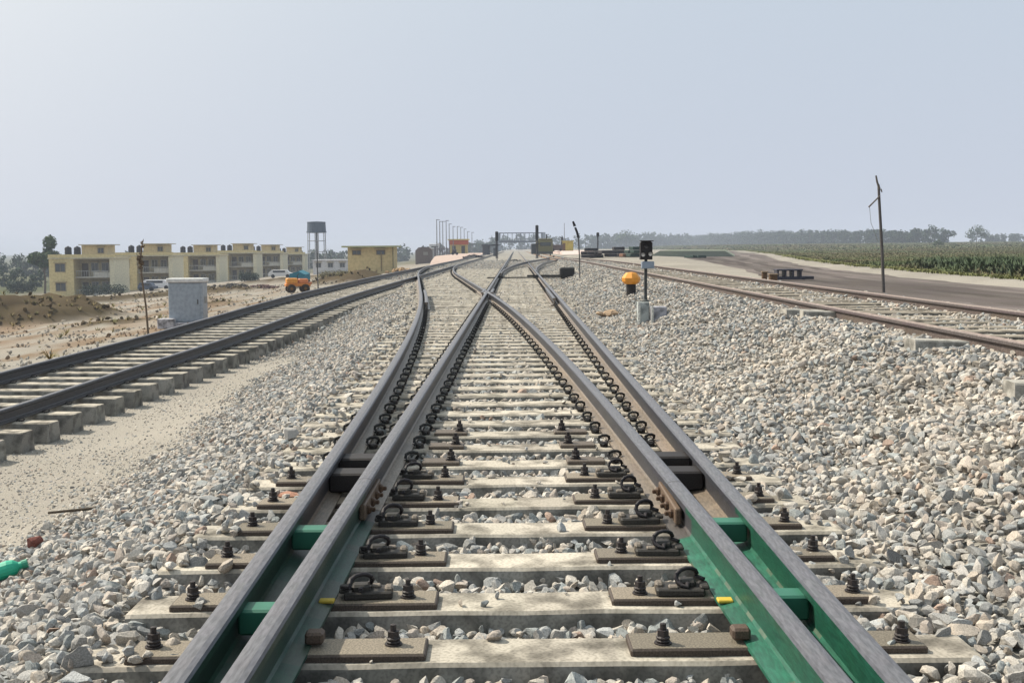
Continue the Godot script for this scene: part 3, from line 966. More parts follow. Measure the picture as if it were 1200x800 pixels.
# ---------------------------------------------------------------- the scene
func main_turnout() -> void:
	var t := thing("railway_turnout", "straight railway track with a left-hand turnout and green painted switch rails, nearest the camera", "railway track")
	var level := func(_z: float) -> float: return 0.0
	var l1 := func(z: float) -> float: return L2X - div_left(z)
	var r1 := func(z: float) -> float: return R2X - div_left(z)
	var l2 := func(_z: float) -> float: return L2X
	var r2 := func(_z: float) -> float: return R2X
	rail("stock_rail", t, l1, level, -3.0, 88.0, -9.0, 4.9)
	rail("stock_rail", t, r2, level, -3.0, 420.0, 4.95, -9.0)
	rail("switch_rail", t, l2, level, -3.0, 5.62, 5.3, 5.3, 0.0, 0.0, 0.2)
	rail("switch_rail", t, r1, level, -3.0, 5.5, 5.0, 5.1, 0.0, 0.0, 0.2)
	rail("lead_rail", t, l2, level, 5.628, 420.0)
	rail("lead_rail", t, r1, level, 5.508, 29.45)
	rail("lead_rail", t, r1, level, 30.1, 88.0)
	rail("check_rail", t, r2, level, 26.2, 33.0, -9, -9, -0.118, 0.004)
	rail("check_rail", t, l1, level, 24.5, 32.0, -9, -9, 0.118, 0.004)
	var wing := func(z: float) -> float: return L2X - 0.11 - 0.02 * maxf(0, 29.4 - z)
	rail("wing_rail", t, wing, level, 29.9, 32.4, -9, -9, 0.0, 0.002)
	rail("wing_rail", t, func(z: float) -> float: return L2X + 0.115 + 0.01 * absf(z - 31.0), level, 29.9, 32.4, -9, -9, 0.0, 0.002)
	slab("crossing_block", t, Vector3(L2X + 0.01, -0.02, -29.75), Vector3(0.16, 0.028, 0.7), Color(0.36, 0.36, 0.36), m_iron, 0.008)
	# blocks that hold the paired rails apart
	for z in [3.72, 4.79]:
		var x0: float = l1.call(z) + 0.012
		slab("spacer_block", t, Vector3((x0 + L2X - 0.012) * 0.5, -0.082, -z), Vector3(L2X - x0 - 0.024, 0.085, 0.10), C_GREEN_LIGHT, m_paint, 0.008)
	for z in [3.84, 4.88]:
		var x0: float = r1.call(z) + 0.012
		slab("spacer_block", t, Vector3((x0 + R2X - 0.012) * 0.5, -0.082, -z), Vector3(R2X - x0 - 0.024, 0.085, 0.10), C_GREEN_LIGHT, m_paint, 0.008)
	for z in [6.08, 6.52]:
		for q in [[l1.call(z), L2X], [r1.call(z), R2X]]:
			slab("heel_block", t, Vector3((q[0] + q[1]) * 0.5, -0.098, -z), Vector3(q[1] - q[0] - 0.03, 0.10, 0.17), Color(0.03, 0.026, 0.026), m_iron, 0.01)
	# bolted joint plates
	for q in [[l2, 5.62, 1.0], [r1, 5.5, -1.0]]:
		var mb := MB.new()
		mb.c = Color(0.17, 0.12, 0.085)
		var x: float = q[0].call(q[1])
		for s in [-1.0, 1.0]: mb.box(Vector3(x + s * 0.027, -0.098, -q[1]), Vector3(0.03, 0.075, 0.62), 0.006)
		var fp := part("fishplate", mb, m_iron, t)
		for k in 4:
			var nb := MB.new()
			nb.c = Color(0.10, 0.055, 0.035)
			var at := Vector3(x + q[2] * 0.048, -0.098, -q[1] + 0.24 - 0.16 * k)
			nb.box(at, Vector3(0.03, 0.04, 0.04), 0.008)
			nb.box(at + Vector3(q[2] * 0.018, 0, 0), Vector3(0.03, 0.02, 0.02), 0.004)
			part("nut", nb, m_iron, fp)
	# yellow paint daubs on the rail feet
	slab("paint_mark", t, Vector3(L2X + 0.055, -0.1475, -4.12), Vector3(0.055, 0.012, 0.035), Color(0.55, 0.40, 0.05), m_paint, 0.003)
	slab("paint_mark", t, Vector3(r1.call(4.1) - 0.055, -0.1475, -4.1), Vector3(0.055, 0.012, 0.045), Color(0.55, 0.40, 0.05), m_paint, 0.003)
	# sleepers with what holds the rails to them
	var clip := clip_shape()
	var bolt := bolt_shape()
	var brace := brace_shape()
	var far_clips := []
	for i in range(-3, 128):
		var z := sleeper_z(i) + (h1(i * 1.7) - 0.5) * 0.03
		var turn := 0.5 * (div_left(z + 0.2) - div_left(z - 0.2)) / 0.4
		var x0: float = l1.call(z) - 0.50
		var x1 := R2X + 0.505
		if z > 49: x0 = maxf(x0, L2X - 3.0)
		var c := (x0 + x1) * 0.5
		var zc := z + (c - MID) * turn
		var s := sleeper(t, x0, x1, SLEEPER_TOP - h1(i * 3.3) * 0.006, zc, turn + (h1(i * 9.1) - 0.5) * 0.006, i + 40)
		var inv := s.transform.affine_inverse()
		if i < 6:
			for side in 2:
				var xa: float = (l1.call(z) - 0.33) if side == 0 else (r1.call(z) - 0.45)
				var xb: float = (L2X + 0.45) if side == 0 else (R2X + 0.33)
				var zz := z + ((xa + xb) * 0.5 - MID) * turn
				var mb := MB.new()
				mb.c = Color(0.15, 0.125, 0.10)
				mb.c = Color(0.09, 0.07, 0.055)
				mb.box(Vector3((xa + xb) * 0.5 - c, 0.008, -(zz - zc)), Vector3(xb - xa, 0.03, 0.165), 0.005)
				mb.c = Color(0.20 + 0.1 * h1(i + side * 3.0), 0.175 + 0.08 * h1(i + side * 3.0), 0.135 + 0.06 * h1(i + side * 3.0))
				mb.box(Vector3((xa + xb) * 0.5 - c, 0.0235, -(zz - zc)), Vector3(xb - xa - 0.016, 0.003, 0.15), 0.001)
				part("base_plate", mb, m_iron, s).rotation.y = 0.0
				var spots := [[xa + (0.11 if side == 1 else 0.07), 0], [xb - (0.11 if side == 0 else 0.07), 0]]
				if i < 0: pass
				elif side == 0: spots.append([L2X + 0.165, 1 if i != 0 else 2])
				else: spots.append([r1.call(z) - 0.165, -1 if i != 0 else -2])
				for sp in spots:
					var at: Vector3 = inv * Vector3(sp[0], SLEEPER_TOP + 0.02, -(z + (sp[0] - MID) * turn))
					if sp[1] == 0:
						var b := part("bolt", bolt, m_iron, s)
						b.position = at + Vector3(0, 0, 0.02 * sin(i * 2.0 + side))
						b.rotation.y = h1(i + side) * 3.0
						b.scale = Vector3(0.85, 0.9, 0.85)
					elif absi(sp[1]) == 1:
						var b := part("rail_brace", brace, m_iron, s)
						b.position = at
						b.rotation.y = 0.0 if sp[1] > 0 else PI
						b.scale = Vector3(0.82 + 0.1 * h1(i + 0.3), 0.76 + 0.15 * h1(i + 0.7), 0.9)
						b.rotation.y += (h1(i * 4.0 + side) - 0.5) * 0.16
					else:
						slab("rail_brace", s, at + Vector3(-0.08 * signf(sp[1]), 0.03, 0), Vector3(0.06, 0.04, 0.06), Color(0.12, 0.085, 0.065), m_iron, 0.008)
		else:
			var rails := [l1.call(z), L2X, r1.call(z), R2X]
			for k in 4:
				for sd in [-1.0, 1.0]:
					if (k == 0 or k == 3) and sd == (-1.0 if k == 0 else 1.0) and z > 9: continue
					var x: float = rails[k] + sd * 0.108
					if absf(rails[1] - rails[0]) < 0.3 and ((k == 0 and sd > 0) or (k == 1 and sd < 0)): continue
					if absf(rails[3] - rails[2]) < 0.3 and ((k == 2 and sd > 0) or (k == 3 and sd < 0)): continue
					if z > 27 and z < 34 and (k == 1 or k == 2): continue
					var at := Vector3(x, SLEEPER_TOP + 0.002, -(z + (x - MID) * turn))
					var b := Basis(Vector3.UP, (0.0 if sd > 0 else PI) + turn)
					if z < 17.0:
						var cl := part("rail_clip", clip, m_iron, s)
						cl.transform = inv * Transform3D(b.rotated(Vector3.UP, (h1(i * 3.0 + k) - 0.5) * 0.3).scaled_local(Vector3(0.9, 0.8 + 0.12 * h1(i + k * 7.0), 0.9)), at)
					else:
						far_clips.append(Transform3D(b.scaled_local(Vector3(0.9, 0.82, 0.9)), at))
			if i < 9: # wide plates go on a little past the joint
				for q in [[L2X + 0.17, L2X + 0.40], [r1.call(z) - 0.40, r1.call(z) - 0.17]]:
					var at: Vector3 = inv * Vector3((q[0] + q[1]) * 0.5, SLEEPER_TOP + 0.008, -(z + ((q[0] + q[1]) * 0.5 - MID) * turn))
					slab("base_plate", s, at, Vector3(0.23, 0.026, 0.15), Color(0.15, 0.125, 0.10), m_iron, 0.005)
					var bo := part("bolt", bolt, m_iron, s)
					bo.position = at + Vector3(0.06 * signf(q[0] - MID) * -1.0, 0.012, 0)
	tag(scatter("rail_clip", clip, m_iron, far_clips, null, t), "", "", "", "stuff")

func side_tracks() -> void:
	var t := thing("railway_track", "single track with bare concrete sleeper ends on low sandy ground beside the cabinet", "railway track")
	var lf := func(z: float) -> float: return left_y(z)
	rail("rail", t, func(z: float) -> float: return table(LT, z)[0], lf, 8.0, 420.0, -9, -9, 0.0, 0.0, 0.1)
	rail("rail", t, func(z: float) -> float: return table(LT, z)[0] - 1.735, lf, 8.0, 420.0, -9, -9, 0.0, 0.0, 0.1)
	var clip := clip_shape()
	var clips := []
	for i in 68:
		var z := 9.2 + i * 0.6
		var m := left_mid(z)
		var turn := -(left_mid(z + 0.2) - left_mid(z - 0.2)) / 0.4
		var s := sleeper(t, m - 1.42, m + 1.42, left_y(z) + SLEEPER_TOP, z, turn + (h1(i * 5.0) - 0.5) * 0.02, i)
		s.scale.y = 1.16
		for k in [-0.8675, 0.8675]:
			for sd in [-0.108, 0.108]:
				var x: float = m + k + sd
				clips.append(Transform3D(Basis(Vector3.UP, (0.0 if sd > 0 else PI) + turn).scaled_local(Vector3(0.8, 0.5, 0.9)), Vector3(x, left_y(z) + SLEEPER_TOP, -(z - (x - m) * -turn))))
	tag(scatter("rail_clip", clip, m_iron, clips, null, t), "", "", "", "stuff")
	var u := thing("railway_track", "rusty-railed track half sunk in ballast, running beside the dark road", "railway track")
	var rf := func(z: float) -> float: return right_y(z)
	rail("rail", u, func(_z: float) -> float: return RT - 0.8675, rf, 2.0, 420.0, -9, -9, 0.0, 0.0, 1.0).material_override = m_rust_rail
	rail("rail", u, func(_z: float) -> float: return RT + 0.8675, rf, 2.0, 420.0, -9, -9, 0.0, 0.0, 1.0).material_override = m_rust_rail
	for i in range(5, 80):
		var z := 0.3 + i * 0.62
		sleeper(u, RT - 1.37, RT + 1.37, right_y(z) - 0.105 - h1(i * 2.1) * 0.02, z, (h1(i * 7.7) - 0.5) * 0.05, i * 3).material_override = m_dull
	var w := thing("railway_crossover", "pair of rails curving off to the next track beyond the point machine", "railway track")
	var cy := func(z: float) -> float: return right_y(z) * div_right(z) / (RT - MID)
	rail("rail", w, func(z: float) -> float: return L2X + div_right(z) + 0.075, cy, 53.0, 143.0)
	rail("rail", w, func(z: float) -> float: return R2X + div_right(z), cy, 58.0, 143.0)
	slab("stretcher_bar", w, Vector3(0.5, -0.13, -49.6), Vector3(3.4, 0.05, 0.09), Color(0.02, 0.02, 0.02), m_iron)
	for x in [L2X + 0.11, R2X - 0.13]: slab("lock_box", w, Vector3(x, -0.11, -49.9), Vector3(0.2, 0.12, 0.35), Color(0.02, 0.02, 0.02), m_iron, 0.01)

func signals() -> void:
	# position-light signal on its concrete footing
	var z := 19.7
	var x := gx(757, z)
	var g := ground(x, z)
	var t := thing("shunt_signal", "short black signal head with two white lights on a post set in pale concrete blocks", "signal", Vector3(x, g, -z))
	slab("foundation", t, Vector3(-0.045, 0.10, 0.02), Vector3(0.19, 0.42, 0.26), Color(0.42, 0.46, 0.46), m_concrete, 0.012)
	slab("foundation", t, Vector3(0.19, 0.07, 0.20), Vector3(0.26, 0.34, 0.26), Color(0.40, 0.41, 0.46), m_concrete, 0.012)
	slab("white_edge", t, Vector3(-0.125, 0.11, 0.155), Vector3(0.04, 0.41, 0.03), Color(0.75, 0.75, 0.7), m_plain)
	slab("white_edge", t, Vector3(0.075, 0.085, 0.335), Vector3(0.04, 0.33, 0.03), Color(0.75, 0.75, 0.7), m_plain)
	var p := MB.new()
	p.c = Color(0.05, 0.055, 0.055)
	p.tube([Vector3(0, 0.25, 0), Vector3(0, 0.7, 0), Vector3(0.005, 1.1, 0)], 0.026, 0.026, 12)
	p.lathe(Vector3(0, 0.31, 0), [[0.07, 0.0], [0.07, 0.015], [0.03, 0.04], [0.026, 0.05]], 12)
	part("post", p, m_iron, t)
	slab("junction_box", t, Vector3(0.03, 0.93, 0.03), Vector3(0.21, 0.12, 0.12), Color(0.24, 0.29, 0.36), m_paint, 0.01)
	var hd := MB.new()
	hd.c = Color(0.02, 0.016, 0.018)
	var shape := PackedVector2Array([Vector2(-0.10, 0.0), Vector2(0.10, 0.0), Vector2(0.10, 0.28), Vector2(0.07, 0.31), Vector2(-0.07, 0.31), Vector2(-0.10, 0.28)])
	hd.sweep(shape, [Transform3D(Basis.IDENTITY, Vector3(0.005, 1.02, 0.08)), Transform3D(Basis.IDENTITY, Vector3(0.005, 1.02, -0.10))])
	hd.c = Color(0.03, 0.02, 0.022)
	hd.box(Vector3(0.005, 1.335, 0.06), Vector3(0.22, 0.015, 0.2), 0.003)
	var head := part("signal_head", hd, m_iron, t)
	for q in [[-0.055, 1.105, true], [0.065, 1.115, true], [0.0, 1.245, false]]:
		var hood := MB.new()
		hood.c = Color(0.02, 0.018, 0.02)
		for k in 9:
			var a0 := -0.3 + (PI + 0.6) * k / 9.0
			var a1 := -0.3 + (PI + 0.6) * (k + 1) / 9.0
			var b0 := Vector3(cos(a0), sin(a0), 0) * 0.04; var b1 := Vector3(cos(a1), sin(a1), 0) * 0.04
			var o := Vector3(0.005 + q[0], q[1], 0.078)
			hood.quad(o + b0, o + b1, o + b1 + Vector3(0, 0, 0.07), o + b0 + Vector3(0, 0, 0.07))
		part("lens_hood", hood, m_iron, head)
		var ln := MB.new()
		ln.c = Color(0.85, 0.85, 0.85) if q[2] else Color(0.08, 0.08, 0.09)
		var ring := []
		for k in 12: ring.append(Vector3(0.005 + q[0] + 0.034 * cos(TAU * k / 12), q[1] + 0.034 * sin(TAU * k / 12), 0.084))
		for k in 12: ln.tri(Vector3(0.005 + q[0], q[1], 0.096), ring[k], ring[(k + 1) % 12])
		part("lens", ln, m_paint, head)
	# orange capped marker
	z = 26.6
	x = gx(740, z)
	g = ground(x, z)
	t = thing("track_marker", "orange faceted cap on a short black post standing in the ballast", "marker", Vector3(x, g, -z))
	var pm := MB.new()
	pm.c = Color(0.025, 0.022, 0.02)
	pm.lathe(Vector3.ZERO, [[0.11, -0.06], [0.11, 0.28], [0.14, 0.30]], 14)
	part("post", pm, m_iron, t)
	var cp := MB.new()
	cp.c = Color(0.72, 0.29, 0.025)
	cp.lathe(Vector3(0, 0.25, 0), [[0.0, 0.0], [0.15, 0.0], [0.205, 0.06], [0.215, 0.14], [0.16, 0.215], [0.115, 0.26], [0.0, 0.275]], 8)
	part("cap", cp, m_paint, t)
	# point machine and the slender bent post beside it
	z = 48.6
	x = gx(669, z)
	g = ground(x, z)
	t = thing("point_machine", "low dark point machine box beside the far switch", "point machine", Vector3(x, maxf(g, -0.2), -z))
	t.scale = Vector3.ONE * 1.45
	slab("motor_case", t, Vector3(-0.1, 0.12, 0), Vector3(0.42, 0.30, 0.5), Color(0.02, 0.02, 0.022), m_iron, 0.03)
	slab("gear_case", t, Vector3(0.26, 0.03, 0.1), Vector3(0.46, 0.15, 0.42), Color(0.025, 0.025, 0.03), m_iron, 0.02)
	slab("rod", t, Vector3(-0.75, 0.04, 0.1), Vector3(1.0, 0.05, 0.06), Color(0.02, 0.02, 0.02), m_iron)
	z = 43.0
	x = gx(680, z)
	t = thing("bent_post", "slender grey post with a thick dark top bent over, beside the point machine", "post", Vector3(x, ground(x, z), -z))
	var bp := MB.new()
	bp.c = Color(0.10, 0.10, 0.10)
	bp.tube([Vector3.ZERO, Vector3(-0.01, 0.7, 0), Vector3(-0.05, 1.5, 0)], 0.024, 0.022, 8)
	part("post", bp, m_plain, t)
	var bt := MB.new()
	bt.c = Color(0.035, 0.035, 0.04)
	bt.tube([Vector3(-0.05, 1.48, 0), Vector3(-0.10, 1.68, 0), Vector3(-0.17, 1.86, 0)], 0.045, 0.04, 8)
	bt.tube([Vector3(-0.18, 1.90, 0), Vector3(-0.25, 2.08, 0)], 0.055, 0.035, 8)
	part("bent_top", bt, m_plain, t)
	# far colour-light signals
	for q in [["dark colour-light signal standing left of the far main line", 583.0, 150.0, 270.0, 1], ["tall dark signal post in front of the olive rail vehicle", 630.0, 150.0, 263.0, 2], ["small signal post alone before the hazy far wood", 701.0, 160.0, 272.0, 3]]:
		z = q[2]
		x = gx(q[1], z)
		g = ground(x, z)
		var top: float = 1.118 + (289.5 - q[3]) * z / F - g
		t = thing("signal_post", q[0], "signal", Vector3(x, g, -z))
		var mb := MB.new()
		mb.c = Color(0.05, 0.05, 0.055)
		mb.tube([Vector3.ZERO, Vector3(0, top - 0.3, 0)], 0.10, 0.09, 8)
		part("post", mb, m_plain, t)
		var hb := MB.new()
		hb.c = Color(0.02, 0.02, 0.022)
		var hh := 0.6 if q[4] == 3 else (1.9 if q[4] == 2 else 1.25)
		hb.box(Vector3(0, top - hh * 0.5, 0.08), Vector3(0.40, hh, 0.3), 0.08)
		part("signal_head", hb, m_plain, t)
		if q[4] < 3:
			slab("platform", t, Vector3(0, top - hh - 0.5, 0), Vector3(1.0, 0.08, 0.8), Color(0.05, 0.05, 0.055), m_plain)
			var rl := MB.new()
			rl.c = Color(0.06, 0.06, 0.065)
			for s in [-1, 1]:
				rl.box(Vector3(0.16 * s, (top - hh) * 0.5, 0.3), Vector3(0.04, top - hh, 0.04))
			for k in 7: rl.box(Vector3(0, 0.3 + k * 0.3, 0.3), Vector3(0.28, 0.03, 0.03))
			part("ladder", rl, m_plain, t)

func trackside() -> void:
	# grey equipment cabinet
	var z := 40.0
	var x := gx(220, z)
	var t := thing("equipment_cabinet", "pale grey metal equipment cabinet on a low plinth beyond the bare-sleeper track", "cabinet", Vector3(x, -1.33, -z))
	slab("plinth", t, Vector3(-0.05, -0.25, 0.0), Vector3(1.5, 0.5, 1.0), Color(0.46, 0.46, 0.5), m_concrete, 0.02)
	slab("plinth", t, Vector3(-0.62, -0.17, 0.35), Vector3(0.55, 0.62, 0.6), Color(0.5, 0.5, 0.54), m_concrete, 0.02)
	slab("body", t, Vector3(0, 0.68, 0), Vector3(1.18, 1.36, 0.6), Color(0.30, 0.345, 0.39), m_paint, 0.015)
	slab("roof", t, Vector3(0, 1.43, 0), Vector3(1.28, 0.14, 0.72), Color(0.62, 0.63, 0.62), m_paint, 0.02)
	var dr := slab("door", t, Vector3(-0.02, 0.67, 0.308), Vector3(1.06, 1.26, 0.02), Color(0.29, 0.335, 0.385), m_paint, 0.006)
	slab("handle", dr, Vector3(0.42, 0.7, 0.33), Vector3(0.03, 0.16, 0.03), Color(0.1, 0.1, 0.1), m_iron, 0.004)
	slab("vent", t, Vector3(0.596, 0.75, -0.05), Vector3(0.012, 0.22, 0.3), Color(0.2, 0.21, 0.2), m_paint)
	# bare stake with a tuft of dry leaves
	z = 34.0
	x = gx(171, z)
	t = thing("dead_sapling", "thin leaning bare stake with a ragged dry top beside the cabinet", "sapling", Vector3(x, ground(x, z), -z))
	var mb := MB.new()
	mb.c = Color(0.17, 0.125, 0.085)
	mb.tube([Vector3(0.03, -0.1, 0), Vector3(-0.02, 0.9, 0), Vector3(-0.12, 1.8, 0), Vector3(-0.13, 2.35, 0)], 0.034, 0.02, 7)
	mb.tube([Vector3(-0.13, 2.3, 0), Vector3(-0.08, 2.6, 0.02), Vector3(-0.03, 2.86, 0)], 0.024, 0.01, 6)
	mb.tube([Vector3(-0.12, 2.1, 0), Vector3(-0.2, 2.3, 0.03), Vector3(-0.24, 2.45, 0)], 0.02, 0.008, 6)
	part("stem", mb, m_plain, t)
	part("dry_leaves", leaf_cloud([[Vector3(-0.14, 2.2, 0), Vector3(0.12, 0.26, 0.1)], [Vector3(-0.06, 2.62, 0), Vector3(0.06, 0.2, 0.06)]], 60, 0.06, 5, [Color(0.10, 0.07, 0.05), Color(0.13, 0.09, 0.06)]), m_leaf, t)
	# post by the road on the right
	z = 28.2
	x = gx(1036, z)
	t = thing("wooden_post", "tall bare leaning post with a broken cross arm at the edge of the dark road", "post", Vector3(x, -0.03, -z))
	mb = MB.new()
	mb.c = Color(0.115, 0.105, 0.10)
	mb.tube([Vector3(0, -0.1, 0), Vector3(-0.06, 1.0, 0), Vector3(-0.15, 2.2, 0), Vector3(-0.175, 2.6, 0)], 0.04, 0.03, 9)
	part("pole", mb, m_plain, t)
	mb = MB.new()
	mb.c = Color(0.16, 0.14, 0.12)
	mb.tube([Vector3(-0.16, 2.5, 0.04), Vector3(-0.22, 2.66, 0.04), Vector3(-0.25, 2.82, 0.03)], 0.03, 0.02, 6)
	mb.tube([Vector3(-0.13, 2.5, 0.04), Vector3(-0.10, 2.42, 0.04)], 0.02, 0.012, 6)
	part("splinter", mb, m_plain, t)
	mb = MB.new()
	mb.c = Color(0.15, 0.13, 0.115)
	mb.tube([Vector3(-0.15, 2.34, 0.05), Vector3(-0.27, 2.22, 0.06), Vector3(-0.42, 2.07, 0.06)], 0.016, 0.02, 6)
	part("cross_arm", mb, m_plain, t)
	mb = MB.new()
	mb.c = Color(0.18, 0.17, 0.16)
	mb.tube([Vector3(-0.40, 2.08, 0.06), Vector3(-0.36, 1.7, 0.06), Vector3(-0.18, 1.25, 0.05)], 0.005, 0.005, 5)
	part("wire", mb, m_plain, t)
	# dark trough and two pegs by the far rail
	z = 38.5
	x = gx(925, z)
	t = thing("cable_trough", "low dark box with pale openings on the road edge behind the sunken track", "box", Vector3(x, 0.05, -z))
	slab("base", t, Vector3(0, 0.02, 0), Vector3(0.95, 0.1, 0.5), Color(0.05, 0.05, 0.07), m_iron, 0.01)
	for k in 4: slab("divider", t, Vector3(-0.42 + k * 0.25, 0.17, 0), Vector3(0.06, 0.20, 0.46), Color(0.05, 0.05, 0.07), m_iron, 0.01)
	slab("lid", t, Vector3(-0.04, 0.29, 0), Vector3(0.86, 0.05, 0.52), Color(0.06, 0.06, 0.085), m_iron, 0.01)
	slab("end_plate", t, Vector3(0.62, 0.03, 0), Vector3(0.3, 0.1, 0.4), Color(0.05, 0.05, 0.06), m_iron, 0.01)
	for q in [[896.0, 33.0, "short brown timber peg beside the sunken rail, the farther of two", 0.30, 0.14], [906.0, 31.0, "dark brown timber peg close to the low dark box, nearer of two", 0.26, 0.20]]:
		z = q[1]
		x = gx(q[0], z)
		t = thing("timber_peg", q[2], "peg", Vector3(x, 0.18, -z))
		slab("peg", t, Vector3(0, 0.06, 0), Vector3(q[4], q[3], q[4]), Color(0.13, 0.075, 0.04), m_plain, 0.02)
		slab("peg_cap", t, Vector3(0, 0.06 + q[3] * 0.5 + 0.01, 0), Vector3(q[4] + 0.04, 0.03, q[4] + 0.04), Color(0.3, 0.22, 0.15), m_plain, 0.006)
	# loose concrete blocks on the shoulder of the track on the right
	for q in [[932.0, 366.0, 0.55, 0.3, "grey concrete block end showing in the ballast, farther one of a pair"], [958.0, 368.0, 0.6, 0.12, "grey concrete block end showing in the ballast, nearer one of a pair"], [1082.0, 402.0, 0.45, 0.2, "small concrete block tilted in the ballast slope right of centre"], [1212.0, 440.0, 0.5, 0.05, "large concrete block end at the right edge of the view"]]:
		var hgt := 0.765
		z = hgt * F / (q[1] - 6.0 - 287.0)
		x = gx(q[0], z)
		var cb := thing("concrete_block", q[4], "concrete block", Vector3(x + 0.12, 1.118 - hgt - (0.07 if q[0] > 1100 else 0.0), -z), -0.15 + q[3])
		var cm := MB.new()
		cm.c = Color(0.42, 0.41, 0.38)
		cm.sweep(PackedVector2Array([Vector2(-0.13, -0.2), Vector2(0.13, -0.2), Vector2(0.115, -0.012), Vector2(0.105, 0.0), Vector2(-0.105, 0.0), Vector2(-0.115, -0.012)]), [Transform3D(Basis.looking_at(Vector3.RIGHT), Vector3(-q[2] * 0.5, 0, 0)), Transform3D(Basis.looking_at(Vector3.RIGHT), Vector3(q[2] * 0.5, -0.02, 0))])
		part("block", cm, m_concrete, cb)
	# clod behind the marker, twig, bottle, brick
	z = 22.0
	x = gx(714, z)
	t = thing("sandstone_clod", "pale tan broken lump of earth lying left of the orange marker", "rock", Vector3(x, ground(x, z) + 0.03, -z))
	for k in 4:
		var st := part("lump", stone_shape(20 + k, true), mat(Color(0.50, 0.36, 0.24), 0.95, tex_grain, 3.0, nrm_mottle, 0.8), t)
		st.position = [Vector3(0, 0.05, 0), Vector3(-0.16, 0.03, 0.04), Vector3(0.12, 0.03, 0.05), Vector3(-0.02, 0.02, 0.14)][k]
		st.scale = Vector3.ONE * [0.16, 0.09, 0.10, 0.07][k]
		st.rotation.y = k * 1.3
	t = thing("dry_twig", "thin dark dry twig lying on the sand beside the gravel", "twig", Vector3(-3.0, ground(-3.0, 7.95) + 0.02, -7.95))
	mb = MB.new()
	mb.c = Color(0.09, 0.07, 0.05)
	mb.tube([Vector3(-0.23, 0.0, 0.06), Vector3(-0.08, 0.012, 0.05), Vector3(0.1, 0.016, -0.01), Vector3(0.24, 0.02, -0.09)], 0.009, 0.013, 6)
	part("stem", mb, m_plain, t)
	mb = MB.new()
	mb.c = Color(0.09, 0.07, 0.05)
	mb.tube([Vector3(0.1, 0.02, -0.01), Vector3(0.15, 0.03, 0.02), Vector3(0.2, 0.02, 0.03)], 0.006, 0.004, 5)
	part("side_shoot", mb, m_plain, t)
	z = 6.05
	x = gx(-12, z)
	t = thing("green_bottle", "bright green plastic bottle lying on the gravel at the left edge", "bottle", Vector3(x - 0.03, ground(x, z) + 0.06, -z), 0.35)
	var bo := MB.new()
	bo.c = Color(0.01, 0.36, 0.22)
	bo.lathe(Vector3.ZERO, [[0.0, -0.13], [0.04, -0.13], [0.048, -0.115], [0.046, 0.0], [0.048, 0.06], [0.042, 0.09], [0.02, 0.115], [0.02, 0.135]], 16)
	var bn := part("body", bo, m_paint, t)
	bn.rotation = Vector3(0, 0, -PI * 0.5 + 0.25)
	bo = MB.new()
	bo.c = Color(0.012, 0.22, 0.14)
	bo.lathe(Vector3.ZERO, [[0.0, 0.13], [0.024, 0.13], [0.024, 0.158], [0.0, 0.158]], 12)
	part("cap", bo, m_paint, t).rotation = Vector3(0, 0, -PI * 0.5 + 0.25)
	z = 7.0
	x = gx(28, z)
	t = thing("brick_piece", "dull red broken brick standing on sand near the green bottle", "brick", Vector3(x, ground(x, z) + 0.05, -z), 0.5)
	var bs := part("brick_lump", stone_shape(33, true), mat(Color(0.20, 0.075, 0.06), 0.95, tex_grain, 4.0), t)
	bs.scale = Vector3(0.036, 0.065, 0.035)
	# reddish clods beside the curved rail
	var r := RandomNumberGenerator.new()
	r.seed = 12
	for q in [[334.0, 580.0, 0.07, "largest reddish earth clod beside the curved rail"], [318.0, 588.0, 0.05, "small tan clod left of the largest reddish clod"], [352.0, 566.0, 0.045, "small reddish clod between the largest clod and the rail"]]:
		z = 1.32 * F / (q[1] - 291.0)
		x = gx(q[0], z)
		t = thing("earth_clod", q[3], "clod", Vector3(x, ground(x, z) + 0.03, -z), r.randf() * 3.0)
		part("lump", stone_shape(40 + int(q[2] * 200), true), mat(Color(0.44, 0.24, 0.17), 0.95, tex_grain, 4.0), t).scale = Vector3(1.2, 0.6, 0.9) * q[2]

